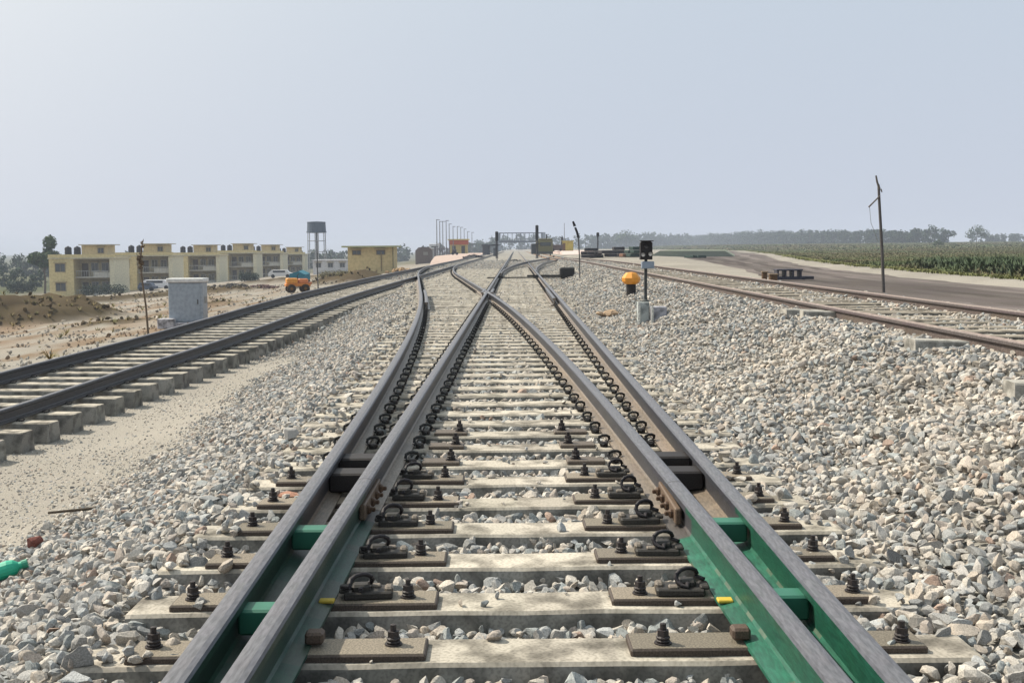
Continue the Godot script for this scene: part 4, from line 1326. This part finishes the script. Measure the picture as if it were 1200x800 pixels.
func left_side() -> void:
	# two-storey houses
	var hs := [[60.0, 180.0, "yellow house nearest the lone tall tree, first of the row"], [137.0, 199.0, "second yellow house of the row, behind the bare stake"], [200.0, 221.0, "third yellow house of the row, partly hidden by the grey cabinet"], [249.0, 243.0, "fourth yellow house of the row, just right of the cabinet"], [285.0, 265.0, "fifth yellow house of the row"], [318.0, 288.0, "farthest yellow house of the row, beside the white building"]]
	for i in hs.size():
		var z: float = hs[i][1]
		var x := gx(hs[i][0], z)
		var o := house(hs[i][2], x, ground(x + 4, z) + 0.0, z, 0.06, 1.0)
		o.scale = Vector3.ONE * [1.0, 0.98, 0.96, 0.95, 0.94, 0.86][i]
	# signal relay hut, beige
	var z := 143.0
	var x := gx(434.5, z)
	var g := ground(x, z)
	var top := 1.118 + (291.0 - 289.0) * z / F - g
	var t := thing("relay_hut", "square beige hut with a wide flat roof standing beside the track", "hut", Vector3(x, g, -z))
	slab("wall", t, Vector3(0.1, top * 0.5 - 0.3, -2.0), Vector3(5.6, top + 0.6, 4.4), Color(0.54, 0.43, 0.22))
	slab("roof", t, Vector3(0.0, top + 0.1, -1.9), Vector3(6.7, 0.2, 5.6), Color(0.36, 0.37, 0.20))
	for q in [-1.6, 1.35]:
		window_at(t, Vector3(q, top - 0.62, 0.2), 1.0, 0.5, Color(0.2, 0.16, 0.1))
	slab("pipe", t, Vector3(1.4, top * 0.5 - 0.1, 0.26), Vector3(0.1, top - 0.9, 0.1), Color(0.22, 0.17, 0.1))
	slab("pipe", t, Vector3(2.85, top * 0.5, 0.26), Vector3(0.12, top, 0.1), Color(0.2, 0.18, 0.1))
	# white low building
	z = 215.0
	x = gx(388, z)
	g = ground(x, z)
	top = 1.118 - 13.0 * z / F - g
	t = thing("white_building", "long low whitewashed building behind the beige hut", "building", Vector3(x, g, -z))
	slab("wall", t, Vector3(1.5, top * 0.5 - 1.0, -3), Vector3(9.5, top + 2.0, 6.0), Color(0.56, 0.56, 0.57))
	slab("roof", t, Vector3(1.5, top + 0.08, -3), Vector3(9.9, 0.16, 6.4), Color(0.5, 0.5, 0.52))
	for k in 4:
		window_at(t, Vector3(-2.2 + k * 2.2, top - 0.85, 0.0), 0.9, 0.8, Color(0.3, 0.3, 0.3))
	# water tower
	z = 250.0
	x = gx(372.5, z)
	g = ground(x, z)
	top = 1.118 + (291.0 - 259.0) * z / F - g
	var tb := 1.118 + (291.0 - 271.5) * z / F - g
	t = thing("water_tower", "overhead water tank on tall thin legs above the white building", "water tower", Vector3(x, g, -z))
	var mb := MB.new()
	mb.c = Color(0.10, 0.13, 0.18)
	mb.lathe(Vector3(0, tb, 0), [[0.0, -0.1], [2.15, 0.0], [2.15, 0.25], [2.05, 0.3], [1.95, top - tb - 0.2], [2.0, top - tb - 0.15], [2.0, top - tb], [0.0, top - tb + 0.15]], 20)
	part("tank", mb, m_plain, t)
	for k in 6:
		var a := TAU * (k + 0.5) / 6
		mb = MB.new()
		mb.c = Color(0.36, 0.37, 0.39)
		mb.tube([Vector3(cos(a) * 2.1, -1, sin(a) * 2.1), Vector3(cos(a) * 1.95, tb + 0.05, sin(a) * 1.95)], 0.10, 0.09, 6)
		part("leg", mb, m_plain, t)
	for k in 3:
		var y := tb * (0.28 + 0.26 * k)
		mb = MB.new()
		mb.c = Color(0.34, 0.35, 0.37)
		for j in 6:
			var a := TAU * (j + 0.5) / 6
			var b := TAU * (j + 1.5) / 6
			mb.tube([Vector3(cos(a) * 2.03, y, sin(a) * 2.03), Vector3(cos(b) * 2.03, y, sin(b) * 2.03)], 0.07, 0.07, 5)
		part("ring_beam", mb, m_plain, t)
	mb = MB.new()
	mb.c = Color(0.2, 0.22, 0.25)
	mb.tube([Vector3(0, -1, 0), Vector3(0, tb, 0)], 0.2, 0.2, 8)
	part("standpipe", mb, m_plain, t)
	# orange machine
	z = 76.0
	x = gx(349, z)
	g = ground(x, z)
	t = thing("orange_trolley", "small orange wheeled site machine parked on the sand beyond the track", "site vehicle", Vector3(x, g, -z), 0.35)
	slab("chassis", t, Vector3(0, 0.52, 0), Vector3(1.6, 0.2, 0.7), Color(0.60, 0.20, 0.03), m_paint, 0.03)
	slab("hopper", t, Vector3(-0.38, 0.78, 0), Vector3(0.72, 0.36, 0.66), Color(0.66, 0.27, 0.03), m_paint, 0.06)
	slab("engine_cover", t, Vector3(0.35, 0.76, 0), Vector3(0.62, 0.32, 0.56), Color(0.60, 0.19, 0.06), m_paint, 0.06)
	slab("mudguard", t, Vector3(0.78, 0.62, 0), Vector3(0.22, 0.12, 0.7), Color(0.45, 0.14, 0.06), m_paint, 0.03)
	mb = MB.new()
	mb.c = Color(0.04, 0.04, 0.045)
	mb.tube([Vector3(0.05, 0.8, 0), Vector3(-0.02, 1.1, 0), Vector3(0.1, 1.24, 0)], 0.03, 0.025, 6)
	part("steering_column", mb, m_plain, t)
	for q in [Vector3(-0.45, 0.28, 0.36), Vector3(0.45, 0.28, 0.36), Vector3(-0.45, 0.28, -0.36), Vector3(0.45, 0.28, -0.36)]:
		mb = MB.new()
		mb.c = Color(0.05, 0.032, 0.02)
		mb.lathe(Vector3.ZERO, [[0.1, -0.09], [0.26, -0.09], [0.29, -0.05], [0.29, 0.05], [0.26, 0.09], [0.1, 0.09]], 16)
		var wh := part("wheel", mb, m_plain, t)
		wh.position = q
		wh.rotation.x = PI * 0.5
		mb = MB.new()
		mb.c = Color(0.25, 0.12, 0.03)
		mb.lathe(Vector3.ZERO, [[0.0, -0.07], [0.11, -0.07], [0.11, 0.07], [0.0, 0.07]], 12)
		part("rim", mb, m_plain, wh)
	# blue cover behind it
	z = 92.0
	x = gx(351, z)
	g = ground(x, z)
	t = thing("blue_tarpaulin", "teal blue tarpaulin stretched over a frame behind the orange machine", "tarpaulin", Vector3(x, g + 0.15, -z))
	t.scale = Vector3(0.85, 0.8, 0.85)
	mb = MB.new()
	mb.c = Color(0.05, 0.22, 0.30)
	mb.sweep(PackedVector2Array([Vector2(-0.8, 0.5), Vector2(0.8, 0.45), Vector2(0.75, 1.0), Vector2(0.1, 1.35), Vector2(-0.7, 1.1)]), [Transform3D(Basis.IDENTITY, Vector3(0, 0, 0.9)), Transform3D(Basis.IDENTITY, Vector3(0.1, 0.1, -0.9))])
	part("cover", mb, m_plain, t)
	for s in [-0.7, 0.7]: slab("leg", t, Vector3(s, 0.25, 0.8), Vector3(0.06, 0.6, 0.06), Color(0.2, 0.2, 0.2), m_plain)
	# thin pole before the hut
	z = 80.0
	x = gx(373, z)
	post("iron_pole", "thin dark pole standing between the orange machine and the beige hut", "pole", Vector3(x, ground(x, z), -z), [Vector3.ZERO, Vector3(-0.02, 1.8, 0), Vector3(0, 3.3, 0)], 0.045, 0.03, Color(0.09, 0.09, 0.09))
	# bushes, parked cars and heaps near the houses
	for q in [[122.0, 172.0, 6.5, 2.0, "dark blue-green bush against the first yellow house"], [292.0, 190.0, 3.2, 1.9, "dark bush in front of the fifth yellow house"], [392.0, 125.0, 3.2, 1.2, "dry brown scrub below the beige hut"], [412.0, 120.0, 3.0, 1.0, "grey-green scrub beside the track below the beige hut"], [25.0, 205.0, 5.0, 2.6, "low bush at the far left before the hazy trees"], [8.0, 150.0, 5.0, 1.6, "dark bush at the left edge of the view"]]:
		z = q[1]
		x = gx(q[0], z)
		t = thing("bush", q[4], "bush", Vector3(x, ground(x, z), -z))
		var blobs := []
		for k in 5: blobs.append([Vector3((k - 2.0) * q[2] * 0.18, q[3] * (0.36 + 0.1 * h1(k + q[0])), 0), Vector3(q[2] * 0.19, q[3] * 0.45, q[2] * 0.2)])
		var cols := [Color(0.03, 0.045, 0.035), Color(0.04, 0.055, 0.04)]
		if q[1] < 130: cols = [Color(0.15, 0.13, 0.07), Color(0.11, 0.11, 0.06), Color(0.2, 0.17, 0.11)]
		part("foliage", leaf_cloud(blobs, 2200, q[3] * 0.062, int(q[0]), cols), m_leaf, t)
	for q in [[185.0, 178.0, Color(0.72, 0.72, 0.74), "white parked van in front of the second yellow house", 5.0, 1.5], [173.0, 174.0, Color(0.05, 0.07, 0.11), "dark blue parked car at the second yellow house", 2.6, 1.3], [330.0, 200.0, Color(0.6, 0.6, 0.6), "pale parked car before the farthest yellow houses", 4.2, 1.4]]:
		z = q[1]
		x = gx(q[0], z)
		t = thing("parked_car", q[3], "car", Vector3(x, ground(x, z), -z))
		var L: float = q[4]
		var H: float = q[5]
		mb = MB.new()
		mb.c = q[2]
		mb.sweep(PackedVector2Array([Vector2(-L * 0.5, 0.35), Vector2(L * 0.5, 0.35), Vector2(L * 0.5, H * 0.58), Vector2(L * 0.36, H * 0.64), Vector2(L * 0.24, H), Vector2(-L * 0.36, H), Vector2(-L * 0.48, H * 0.62)]), [Transform3D(Basis.IDENTITY, Vector3(0, 0, 0.8)), Transform3D(Basis.IDENTITY, Vector3(0, 0, -0.8))])
		part("body", mb, m_paint, t)
		slab("window", t, Vector3(-L * 0.05, H * 0.8, 0.802), Vector3(L * 0.5, H * 0.24, 0.01), Color(0.03, 0.035, 0.04), m_glass)
		for s in [-0.3, 0.3]:
			mb = MB.new()
			mb.c = Color(0.02, 0.02, 0.02)
			mb.lathe(Vector3.ZERO, [[0.0, -0.1], [0.33, -0.1], [0.33, 0.1], [0.0, 0.1]], 14)
			var wh := part("wheel", mb, m_plain, t)
			wh.position = Vector3(s * L, 0.33, 0.72)
			wh.rotation.x = PI * 0.5
	var heaps := [[545.0, 196.0, 1.6, 0.5, Color(0.42, 0.16, 0.04), "orange-brown heap lying before the red-banded building"], [556.0, 170.0, 1.8, 0.5, Color(0.06, 0.055, 0.06), "dark heap of scrap between the left tracks and the platform"], [604.0, 120.0, 0.5, 0.16, Color(0.05, 0.05, 0.05), "small dark heap between the far main rails"], [270.0, 118.0, 3.0, 0.5, Color(0.10, 0.09, 0.08), "flat dark heap of rubble on sand right of the cabinet"], [308.0, 100.0, 2.4, 0.4, Color(0.16, 0.10, 0.09), "brown heap of rubble left of the orange machine"], [452.0, 150.0, 2.2, 0.5, Color(0.36, 0.2, 0.15), "reddish heap of earth right of the beige hut"], [472.0, 140.0, 1.8, 0.6, Color(0.45, 0.30, 0.16), "tan heap of earth by the far left rails"], [490.0, 120.0, 1.6, 0.4, Color(0.4, 0.38, 0.42), "grey heap of stone where the tracks meet"]]
	for q in heaps:
		z = q[1]
		x = gx(q[0], z)
		t = thing("rubble_heap", q[5], "heap", Vector3(x, ground(x, z) - 0.05, -z))
		var r := RandomNumberGenerator.new()
		r.seed = int(q[0])
		var all := MB.new()
		for k in 60:
			var u := Vector2(r.randfn(), r.randfn()) * 0.4
			var b := Basis.from_euler(Vector3(r.randf() * 6, r.randf() * 6, r.randf() * 6))
			var v := r.randf_range(0.7, 1.3)
			all.c = Color(q[4].r * v, q[4].g * v, q[4].b * v)
			all.box(Vector3(u.x * q[2], q[3] * 0.7 * exp(-u.length_squared() * 2.0), u.y * q[2] * 0.7), Vector3(r.randf_range(0.2, 0.5), r.randf_range(0.12, 0.3), r.randf_range(0.2, 0.45)) * (0.6 + q[3] * 0.7), 0.04, b)
		part("rubble", all, m_plain, t)
	# trees
	z = 200.0
	x = gx(52, z)
	tree("tall_tree", "tall lone tree with two dark leaf masses left of the yellow houses", Vector3(x, -6.3, -z), 9.6, [[Vector3(1.2, 8.9, 0), Vector3(1.15, 1.3, 1.1)], [Vector3(0.9, 7.7, 0.2), Vector3(0.8, 0.7, 0.8)], [Vector3(-1.2, 6.2, 0), Vector3(1.7, 1.15, 1.4)], [Vector3(1.3, 6.4, 0.3), Vector3(1.9, 1.3, 1.5)], [Vector3(0.2, 5.4, 0), Vector3(1.6, 0.9, 1.2)]], 4200, 0.27, 9)

func ramp(parent: Node, x0: float, x1: float, y: float, z0: float, z1: float, color: Color) -> void:
	var mb := MB.new()
	mb.c = color
	mb.sweep(PackedVector2Array([Vector2(-z1, y - 1.4), Vector2(-z0, y - 1.4), Vector2(-z0 - 3.0, y - 0.8), Vector2(-z0 - 12.0, y - 0.06), Vector2(-z0 - 20.0, y), Vector2(-z1, y)]), [Transform3D(Basis(Vector3(0, 0, 1), Vector3(0, 1, 0), Vector3(-1, 0, 0)), Vector3(x0, 0, 0)), Transform3D(Basis(Vector3(0, 0, 1), Vector3(0, 1, 0), Vector3(-1, 0, 0)), Vector3(x1, 0, 0))])
	part("platform_top", mb, m_wall, parent)
func mb_wheel(parent: Node, at: Vector3, radius: float) -> void:
	var mb := MB.new()
	mb.c = Color(0.03, 0.03, 0.03)
	mb.lathe(Vector3.ZERO, [[0.0, -0.06], [radius, -0.06], [radius, 0.06], [0.0, 0.06]], 12)
	var w := part("wheel", mb, m_plain, parent)
	w.position = at
	w.rotation.x = PI * 0.5
func far_station() -> void:
	# platforms
	var t := thing("station_platform", "pale pinkish earth platform left of the far tracks", "platform", Vector3(0, 0, 0))
	ramp(t, -13.6, -6.8, -0.13, 185.0, 325.0, Color(0.44, 0.34, 0.29))
	slab("coping", t, Vector3(-6.9, -0.17, -260), Vector3(0.5, 0.14, 130), Color(0.6, 0.5, 0.45), m_wall)
	t = thing("station_platform", "pale pinkish platform right of the far tracks behind the bent post", "platform", Vector3(0, 0, 0))
	ramp(t, 7.5, 12.9, 0.55, 178.0, 335.0, Color(0.58, 0.46, 0.42))
	slab("coping", t, Vector3(7.6, 0.53, -268), Vector3(0.4, 0.12, 130), Color(0.66, 0.56, 0.52), m_wall)
	# station building
	var z := 290.0
	var x := gx(538, z)
	var y := -0.13
	t = thing("station_building", "small yellow station building with a broad red band on the left platform", "building", Vector3(x, y, -z))
	slab("wall", t, Vector3(0, 1.35, -2.5), Vector3(4.4, 2.7, 5), Color(0.48, 0.38, 0.14))
	slab("red_band", t, Vector3(0, 2.75, -2.4), Vector3(4.7, 1.1, 5.5), Color(0.42, 0.09, 0.03))
	slab("roof", t, Vector3(0, 3.45, -2.4), Vector3(5.2, 0.28, 6.0), Color(0.55, 0.44, 0.14))
	for q in [-1.1, 1.2]:
		var dp := slab("doorway", t, Vector3(q, 0.95, 0.02), Vector3(0.9, 1.9, 0.06), Color(0.06, 0.06, 0.06), m_plain)
	z = 236.0
	t = thing("platform_fence", "low grey post fence between the white tank and the red-banded building", "fence", Vector3(gx(519, z), -0.13, -z))
	for k in 7: slab("picket", t, Vector3(-1.5 + k * 0.5, 0.75, 0), Vector3(0.16, 1.5 + 0.2 * h1(k), 0.12), Color(0.22, 0.2, 0.24), m_plain)
	for k in 2: slab("fence_bar", t, Vector3(0, 0.5 + k * 0.75, -0.1), Vector3(3.2, 0.1, 0.06), Color(0.2, 0.18, 0.22), m_plain)
	z = 225.0
	t = thing("hand_cart", "dark loaded cart standing below the red-banded building", "cart", Vector3(gx(534, z), -0.13, -z))
	slab("bed", t, Vector3(0, 0.45, 0), Vector3(1.3, 0.14, 0.9), Color(0.08, 0.07, 0.08), m_plain)
	slab("load", t, Vector3(-0.1, 0.8, 0), Vector3(0.8, 0.55, 0.7), Color(0.06, 0.055, 0.07), m_plain, 0.1)
	for q in [-0.4, 0.4]:
		mb_wheel(t, Vector3(q, 0.25, 0.4), 0.25)
	z = 190.0
	t = thing("signal_relay_box", "dark upright relay box beside the far main line, left of the rails", "relay box", Vector3(gx(581, z), ground(gx(581, z), z), -z))
	slab("body", t, Vector3(0, 0.7, 0), Vector3(0.6, 1.3, 0.5), Color(0.07, 0.075, 0.09), m_paint, 0.03)
	slab("lid", t, Vector3(0, 1.38, 0), Vector3(0.7, 0.08, 0.6), Color(0.08, 0.085, 0.1), m_paint, 0.02)
	z = 200.0
	t = thing("flat_wagon", "low brown wagon side between the olive rail vehicle and the yellow cabin", "wagon", Vector3(gx(653, z), 0.56, -z))
	slab("body", t, Vector3(0, 0.55, 0), Vector3(2.0, 0.9, 3.0), Color(0.16, 0.12, 0.11), m_plain, 0.04)
	slab("rim", t, Vector3(0, 1.04, 0), Vector3(2.1, 0.1, 3.1), Color(0.2, 0.16, 0.15), m_plain, 0.02)
	for q in [-0.6, 0.6]: mb_wheel(t, Vector3(q, 0.2, 1.52), 0.22)
	z = 250.0
	x = gx(498, z)
	t = thing("brown_shed", "dark brown shed at the far end of the left rails", "shed", Vector3(x, ground(x, z), -z))
	var mb := MB.new()
	mb.c = Color(0.13, 0.10, 0.09)
	var hs := 1.118 + 0.3 - ground(x, z)
	mb.sweep(PackedVector2Array([Vector2(-1.9, -0.3), Vector2(1.6, -0.3), Vector2(1.6, hs * 0.85), Vector2(0.9, hs), Vector2(-1.2, hs), Vector2(-1.9, hs * 0.8)]), [Transform3D(Basis.IDENTITY, Vector3(0, 0, 0)), Transform3D(Basis.IDENTITY, Vector3(0, 0, -3))])
	part("wall", mb, m_wall, t)
	slab("window", t, Vector3(0.3, hs * 0.62, 0.02), Vector3(1.0, 0.7, 0.06), Color(0.3, 0.29, 0.25), m_plain)
	slab("gantry", t, Vector3(2.3, hs * 0.5, -0.5), Vector3(0.35, hs, 0.35), Color(0.1, 0.1, 0.1), m_plain)
	slab("gantry", t, Vector3(2.2, hs + 0.1, -0.5), Vector3(1.4, 0.25, 0.35), Color(0.1, 0.1, 0.1), m_plain)
	z = 300.0
	x = gx(510, z)
	t = thing("white_tank", "pale box-shaped tank behind the brown shed", "tank", Vector3(x, ground(x, z), -z))
	var wh := 1.118 + 1.2 - ground(x, z)
	slab("body", t, Vector3(0, wh - 0.6, 0), Vector3(2.6, 1.3, 2), Color(0.6, 0.62, 0.66), m_wall, 0.1)
	slab("stand", t, Vector3(0, (wh - 1.2) * 0.5, 0), Vector3(2.0, wh - 1.2, 1.6), Color(0.4, 0.4, 0.42))
	# platform masts
	var masts := [[513.0, 257.0, 225.0], [516.5, 259.0, 236.0], [520.0, 259.0, 247.0], [524.0, 258.0, 258.0], [527.5, 262.0, 269.0], [532.0, 265.0, 280.0], [537.0, 265.0, 291.0], [541.0, 266.0, 302.0], [545.0, 268.0, 313.0], [549.0, 271.0, 320.0], [554.0, 272.0, 322.0]]
	for i in masts.size():
		z = masts[i][2]
		x = gx(masts[i][0], z)
		y = maxf(ground(x, z), -0.15 if x > -16 else -9.0)
		var top: float = 1.118 + (290.5 - masts[i][1]) * z / F - y
		var where: String = ["first and tallest, at the left end of the row", "second from the left, close to the tallest", "third from the left", "fourth from the left", "fifth from the left", "sixth from the left", "seventh, above the red-banded building", "eighth from the left", "ninth, right of the red-banded building", "tenth, short", "last and shortest at the right end"][i]
		var p := post("platform_mast", "thin grey platform mast, " + where, "mast", Vector3(x, y, -z), [Vector3.ZERO, Vector3(0, top, 0)], 0.11, 0.07, Color(0.20, 0.20, 0.23), "masts along the left platform")
		slab("lamp_head", p, Vector3(0.25, top, 0), Vector3(0.7, 0.12, 0.2), Color(0.2, 0.2, 0.22), m_plain)
	z = 270.0
	x = gx(662, z)
	post("platform_mast", "thin pale mast beside the yellow cabin on the right platform", "mast", Vector3(x, 0.5, -z), [Vector3.ZERO, Vector3(0, 6.3, 0)], 0.10, 0.06, Color(0.3, 0.3, 0.33))
	# canopy on the left platform
	z = 240.0
	t = thing("platform_shelter", "low dark platform shelter left of the far signal", "shelter", Vector3(gx(576, z), -0.13, -z))
	slab("roof", t, Vector3(-0.2, 1.9, -3), Vector3(3.4, 0.3, 7), Color(0.08, 0.09, 0.11), m_plain)
	slab("back_wall", t, Vector3(-1.0, 0.8, -3), Vector3(1.4, 1.9, 6), Color(0.1, 0.11, 0.13), m_plain)
	for q in [[-1.5, 0.0], [1.2, 0.0], [1.2, -6.0]]: slab("column", t, Vector3(q[0], 0.85, q[1]), Vector3(0.2, 1.8, 0.2), Color(0.1, 0.1, 0.12), m_plain)
	# footbridge
	z = 560.0
	t = thing("footbridge", "hazy steel truss footbridge crossing above the far station tracks", "footbridge", Vector3(0, 0, -z))
	var xa := gx(586, z)
	var xb := gx(636, z)
	var yb := 1.118 + (290.0 - 282.5) * z / F
	var yt := 1.118 + (290.0 - 272.5) * z / F
	slab("deck", t, Vector3((xa + xb) * 0.5, yb, 0), Vector3(xb - xa, 0.9, 2.4), Color(0.05, 0.06, 0.08), m_plain)
	slab("top_chord", t, Vector3((xa + xb) * 0.5, yt, 1.2), Vector3(xb - xa, 0.45, 0.2), Color(0.08, 0.09, 0.12), m_plain)
	for k in 11:
		var xx := lerpf(xa, xb, k / 10.0)
		slab("truss_post", t, Vector3(xx, (yb + yt) * 0.5, 1.2), Vector3(0.3, yt - yb, 0.16), Color(0.10, 0.12, 0.15), m_plain)
	for q in [xa - 0.5, xb + 0.5]:
		slab("tower", t, Vector3(q, yt * 0.5, 0), Vector3(2.2, yt + 0.5, 2.0), Color(0.3, 0.34, 0.4), m_plain)
	# olive rail vehicle
	z = 165.0
	x = RT
	t = thing("rail_vehicle", "olive green boxy rail vehicle standing on the far right track", "rail vehicle", Vector3(x - 0.5, right_y(z), -z))
	slab("body", t, Vector3(0, 1.35, -3.2), Vector3(2.3, 1.7, 6.4), Color(0.15, 0.135, 0.055), m_paint, 0.1)
	slab("roof", t, Vector3(0.1, 2.3, -3.2), Vector3(2.0, 0.25, 6.2), Color(0.12, 0.105, 0.05), m_paint, 0.08)
	slab("buffer_beam", t, Vector3(0, 0.42, 0.05), Vector3(2.3, 0.35, 0.3), Color(0.05, 0.05, 0.04), m_paint, 0.03)
	slab("windscreen", t, Vector3(0.1, 1.65, 0.02), Vector3(1.5, 0.5, 0.05), Color(0.04, 0.05, 0.05), m_glass)
	slab("side_cabin", t, Vector3(-1.55, 1.0, -2.0), Vector3(0.7, 1.5, 2.0), Color(0.05, 0.055, 0.07), m_paint, 0.06)
	for q in [-0.8, 0.8]:
		mb = MB.new()
		mb.c = Color(0.03, 0.03, 0.03)
		mb.lathe(Vector3.ZERO, [[0.0, -0.07], [0.4, -0.07], [0.4, 0.07], [0.0, 0.07]], 16)
		var w := part("wheel", mb, m_plain, t)
		w.position = Vector3(q, 0.4, -0.7)
		w.rotation.z = PI * 0.5
	slab("exhaust", t, Vector3(0.3, 2.7, -1), Vector3(0.2, 0.7, 0.2), Color(0.06, 0.06, 0.06), m_plain)
	# yellow cabin on the right platform
	z = 215.0
	x = gx(666, z)
	t = thing("yellow_cabin", "small yellow cabin on the right platform", "cabin", Vector3(x, 0.56, -z))
	slab("wall", t, Vector3(0, 0.85, -1), Vector3(2.0, 1.7, 2.2), Color(0.5, 0.40, 0.10), m_wall)
	slab("roof", t, Vector3(0, 1.78, -1), Vector3(2.3, 0.16, 2.6), Color(0.42, 0.36, 0.12))
	slab("door", t, Vector3(-0.7, 0.7, 0.12), Vector3(0.5, 1.4, 0.06), Color(0.18, 0.10, 0.05), m_plain)
	slab("chimney", t, Vector3(-1.05, 1.6, -0.2), Vector3(0.4, 1.9, 0.4), Color(0.09, 0.08, 0.09), m_plain)
	# stacks of dark material right of the tracks
	var stacks := [[694.0, 118.0, "dark stack of steel right of the bent post, first from left"], [721.0, 116.0, "dark stack of steel in the middle of the far stacks"], [742.0, 112.0, "dark green crates just left of the black signal head"], [818.0, 118.0, "small dark heap on the sandy bank behind the signal"]]
	for i in stacks.size():
		z = stacks[i][1]
		x = gx(stacks[i][0], z)
		t = thing("material_stack", stacks[i][2], "stack", Vector3(x, ground(x, z), -z), 0.15 * i)
		t.scale = Vector3.ONE * (1.5 if i < 3 else 1.2)
		var r := RandomNumberGenerator.new()
		r.seed = 30 + i
		for k in (9 if i < 3 else 3):
			var c := Color(0.045, 0.04, 0.045) if i < 2 else Color(0.03, 0.055, 0.05)
			if k == 3: c = Color(0.2, 0.10, 0.06)
			slab("piece", t, Vector3(r.randfn() * 0.28, 0.13 + 0.22 * (k / 4), r.randfn() * 0.3), Vector3(r.randf_range(0.5, 1.1), 0.21, r.randf_range(0.5, 1.4)), c, m_plain, 0.03)
	# boundary piles in the distance
	z = 128.0
	x = gx(820, z)
	t = thing("earth_bank", "low pale green-topped bank at the far bend of the dark road", "bank", Vector3(x, -0.1, -z - 14))
	mb = MB.new()
	mb.c = Color(0.30, 0.33, 0.27)
	mb.sweep(PackedVector2Array([Vector2(-6, -0.5), Vector2(6, -0.5), Vector2(3.8, 0.75), Vector2(-3.6, 0.8)]), [Transform3D(Basis.IDENTITY, Vector3(0, 0, 8)), Transform3D(Basis.IDENTITY, Vector3(6, 0, -24))])
	part("bank", mb, m_earth, t)
	# woods
	wood("far_wood", "long hazy belt of trees beyond the field on the right", [Vector3(203, 1.0, -560), Vector3(200, 2.2, -700), Vector3(197, 3.6, -880), Vector3(196, 4.2, -1150), Vector3(200, 4.2, -1500)], 3.6, 11.0, 13.5, 300, 0.7, 260, true)
	wood("far_wood", "fainter distant tree clumps at the right edge of the field", [Vector3(300, 3.6, -760), Vector3(420, 4.2, -900)], 4.5, 4.0, 7.0, 500, 0.7, 140)
	wood("far_wood", "pale line of distant trees behind the station and signals", [Vector3(-30, 1.0, -900), Vector3(60, 1.0, -950), Vector3(190, 2.0, -1250)], 4.5, 9.0, 15.0, 700, 1.5, 90)
	wood("far_wood", "blue hazy groves on low ground at the far left", [Vector3(-190, -6, -380), Vector3(-130, -6, -330), Vector3(-95, -6, -360), Vector3(-70, -6, -480)], 4.5, 4.0, 8.0, 900, 0.7, 150)
	wood("far_wood", "hazy trees rising behind the yellow houses and the water tower", [Vector3(-150, -6, -420), Vector3(-90, -5, -520), Vector3(-30, -3, -600), Vector3(-14, -1, -700)], 5.0, 6.0, 8.5, 1100, 1.0, 110)
	wood("far_wood", "dark hazy scrub and small trees left of the lone tall tree", [Vector3(-165, -6, -330), Vector3(-125, -6, -262), Vector3(-96, -6, -236)], 3.0, 2.2, 5.0, 1500, 0.4, 130)
	for q in [[1098.0, 330.0, 2.6, "small round tree alone in the field gap right of the long wood"], [734.0, 900.0, 15.0, "taller hazy tree above the distant tree line left of the signal head"], [1143.0, 620.0, 10.0, "hazy tree group on the far right skyline"]]:
		z = q[1]
		x = gx(q[0], z)
		var h: float = q[2]
		tree("field_tree", q[3], Vector3(x, ground(x, z) - 0.2, -z), h, [[Vector3(0, h * 0.65, 0), Vector3(h * 0.42, h * 0.3, h * 0.4)], [Vector3(-h * 0.35, h * 0.45, 0), Vector3(h * 0.3, h * 0.25, h * 0.3)], [Vector3(h * 0.35, h * 0.5, 0), Vector3(h * 0.35, h * 0.25, h * 0.3)]], 500, h * 0.06, int(q[0]))
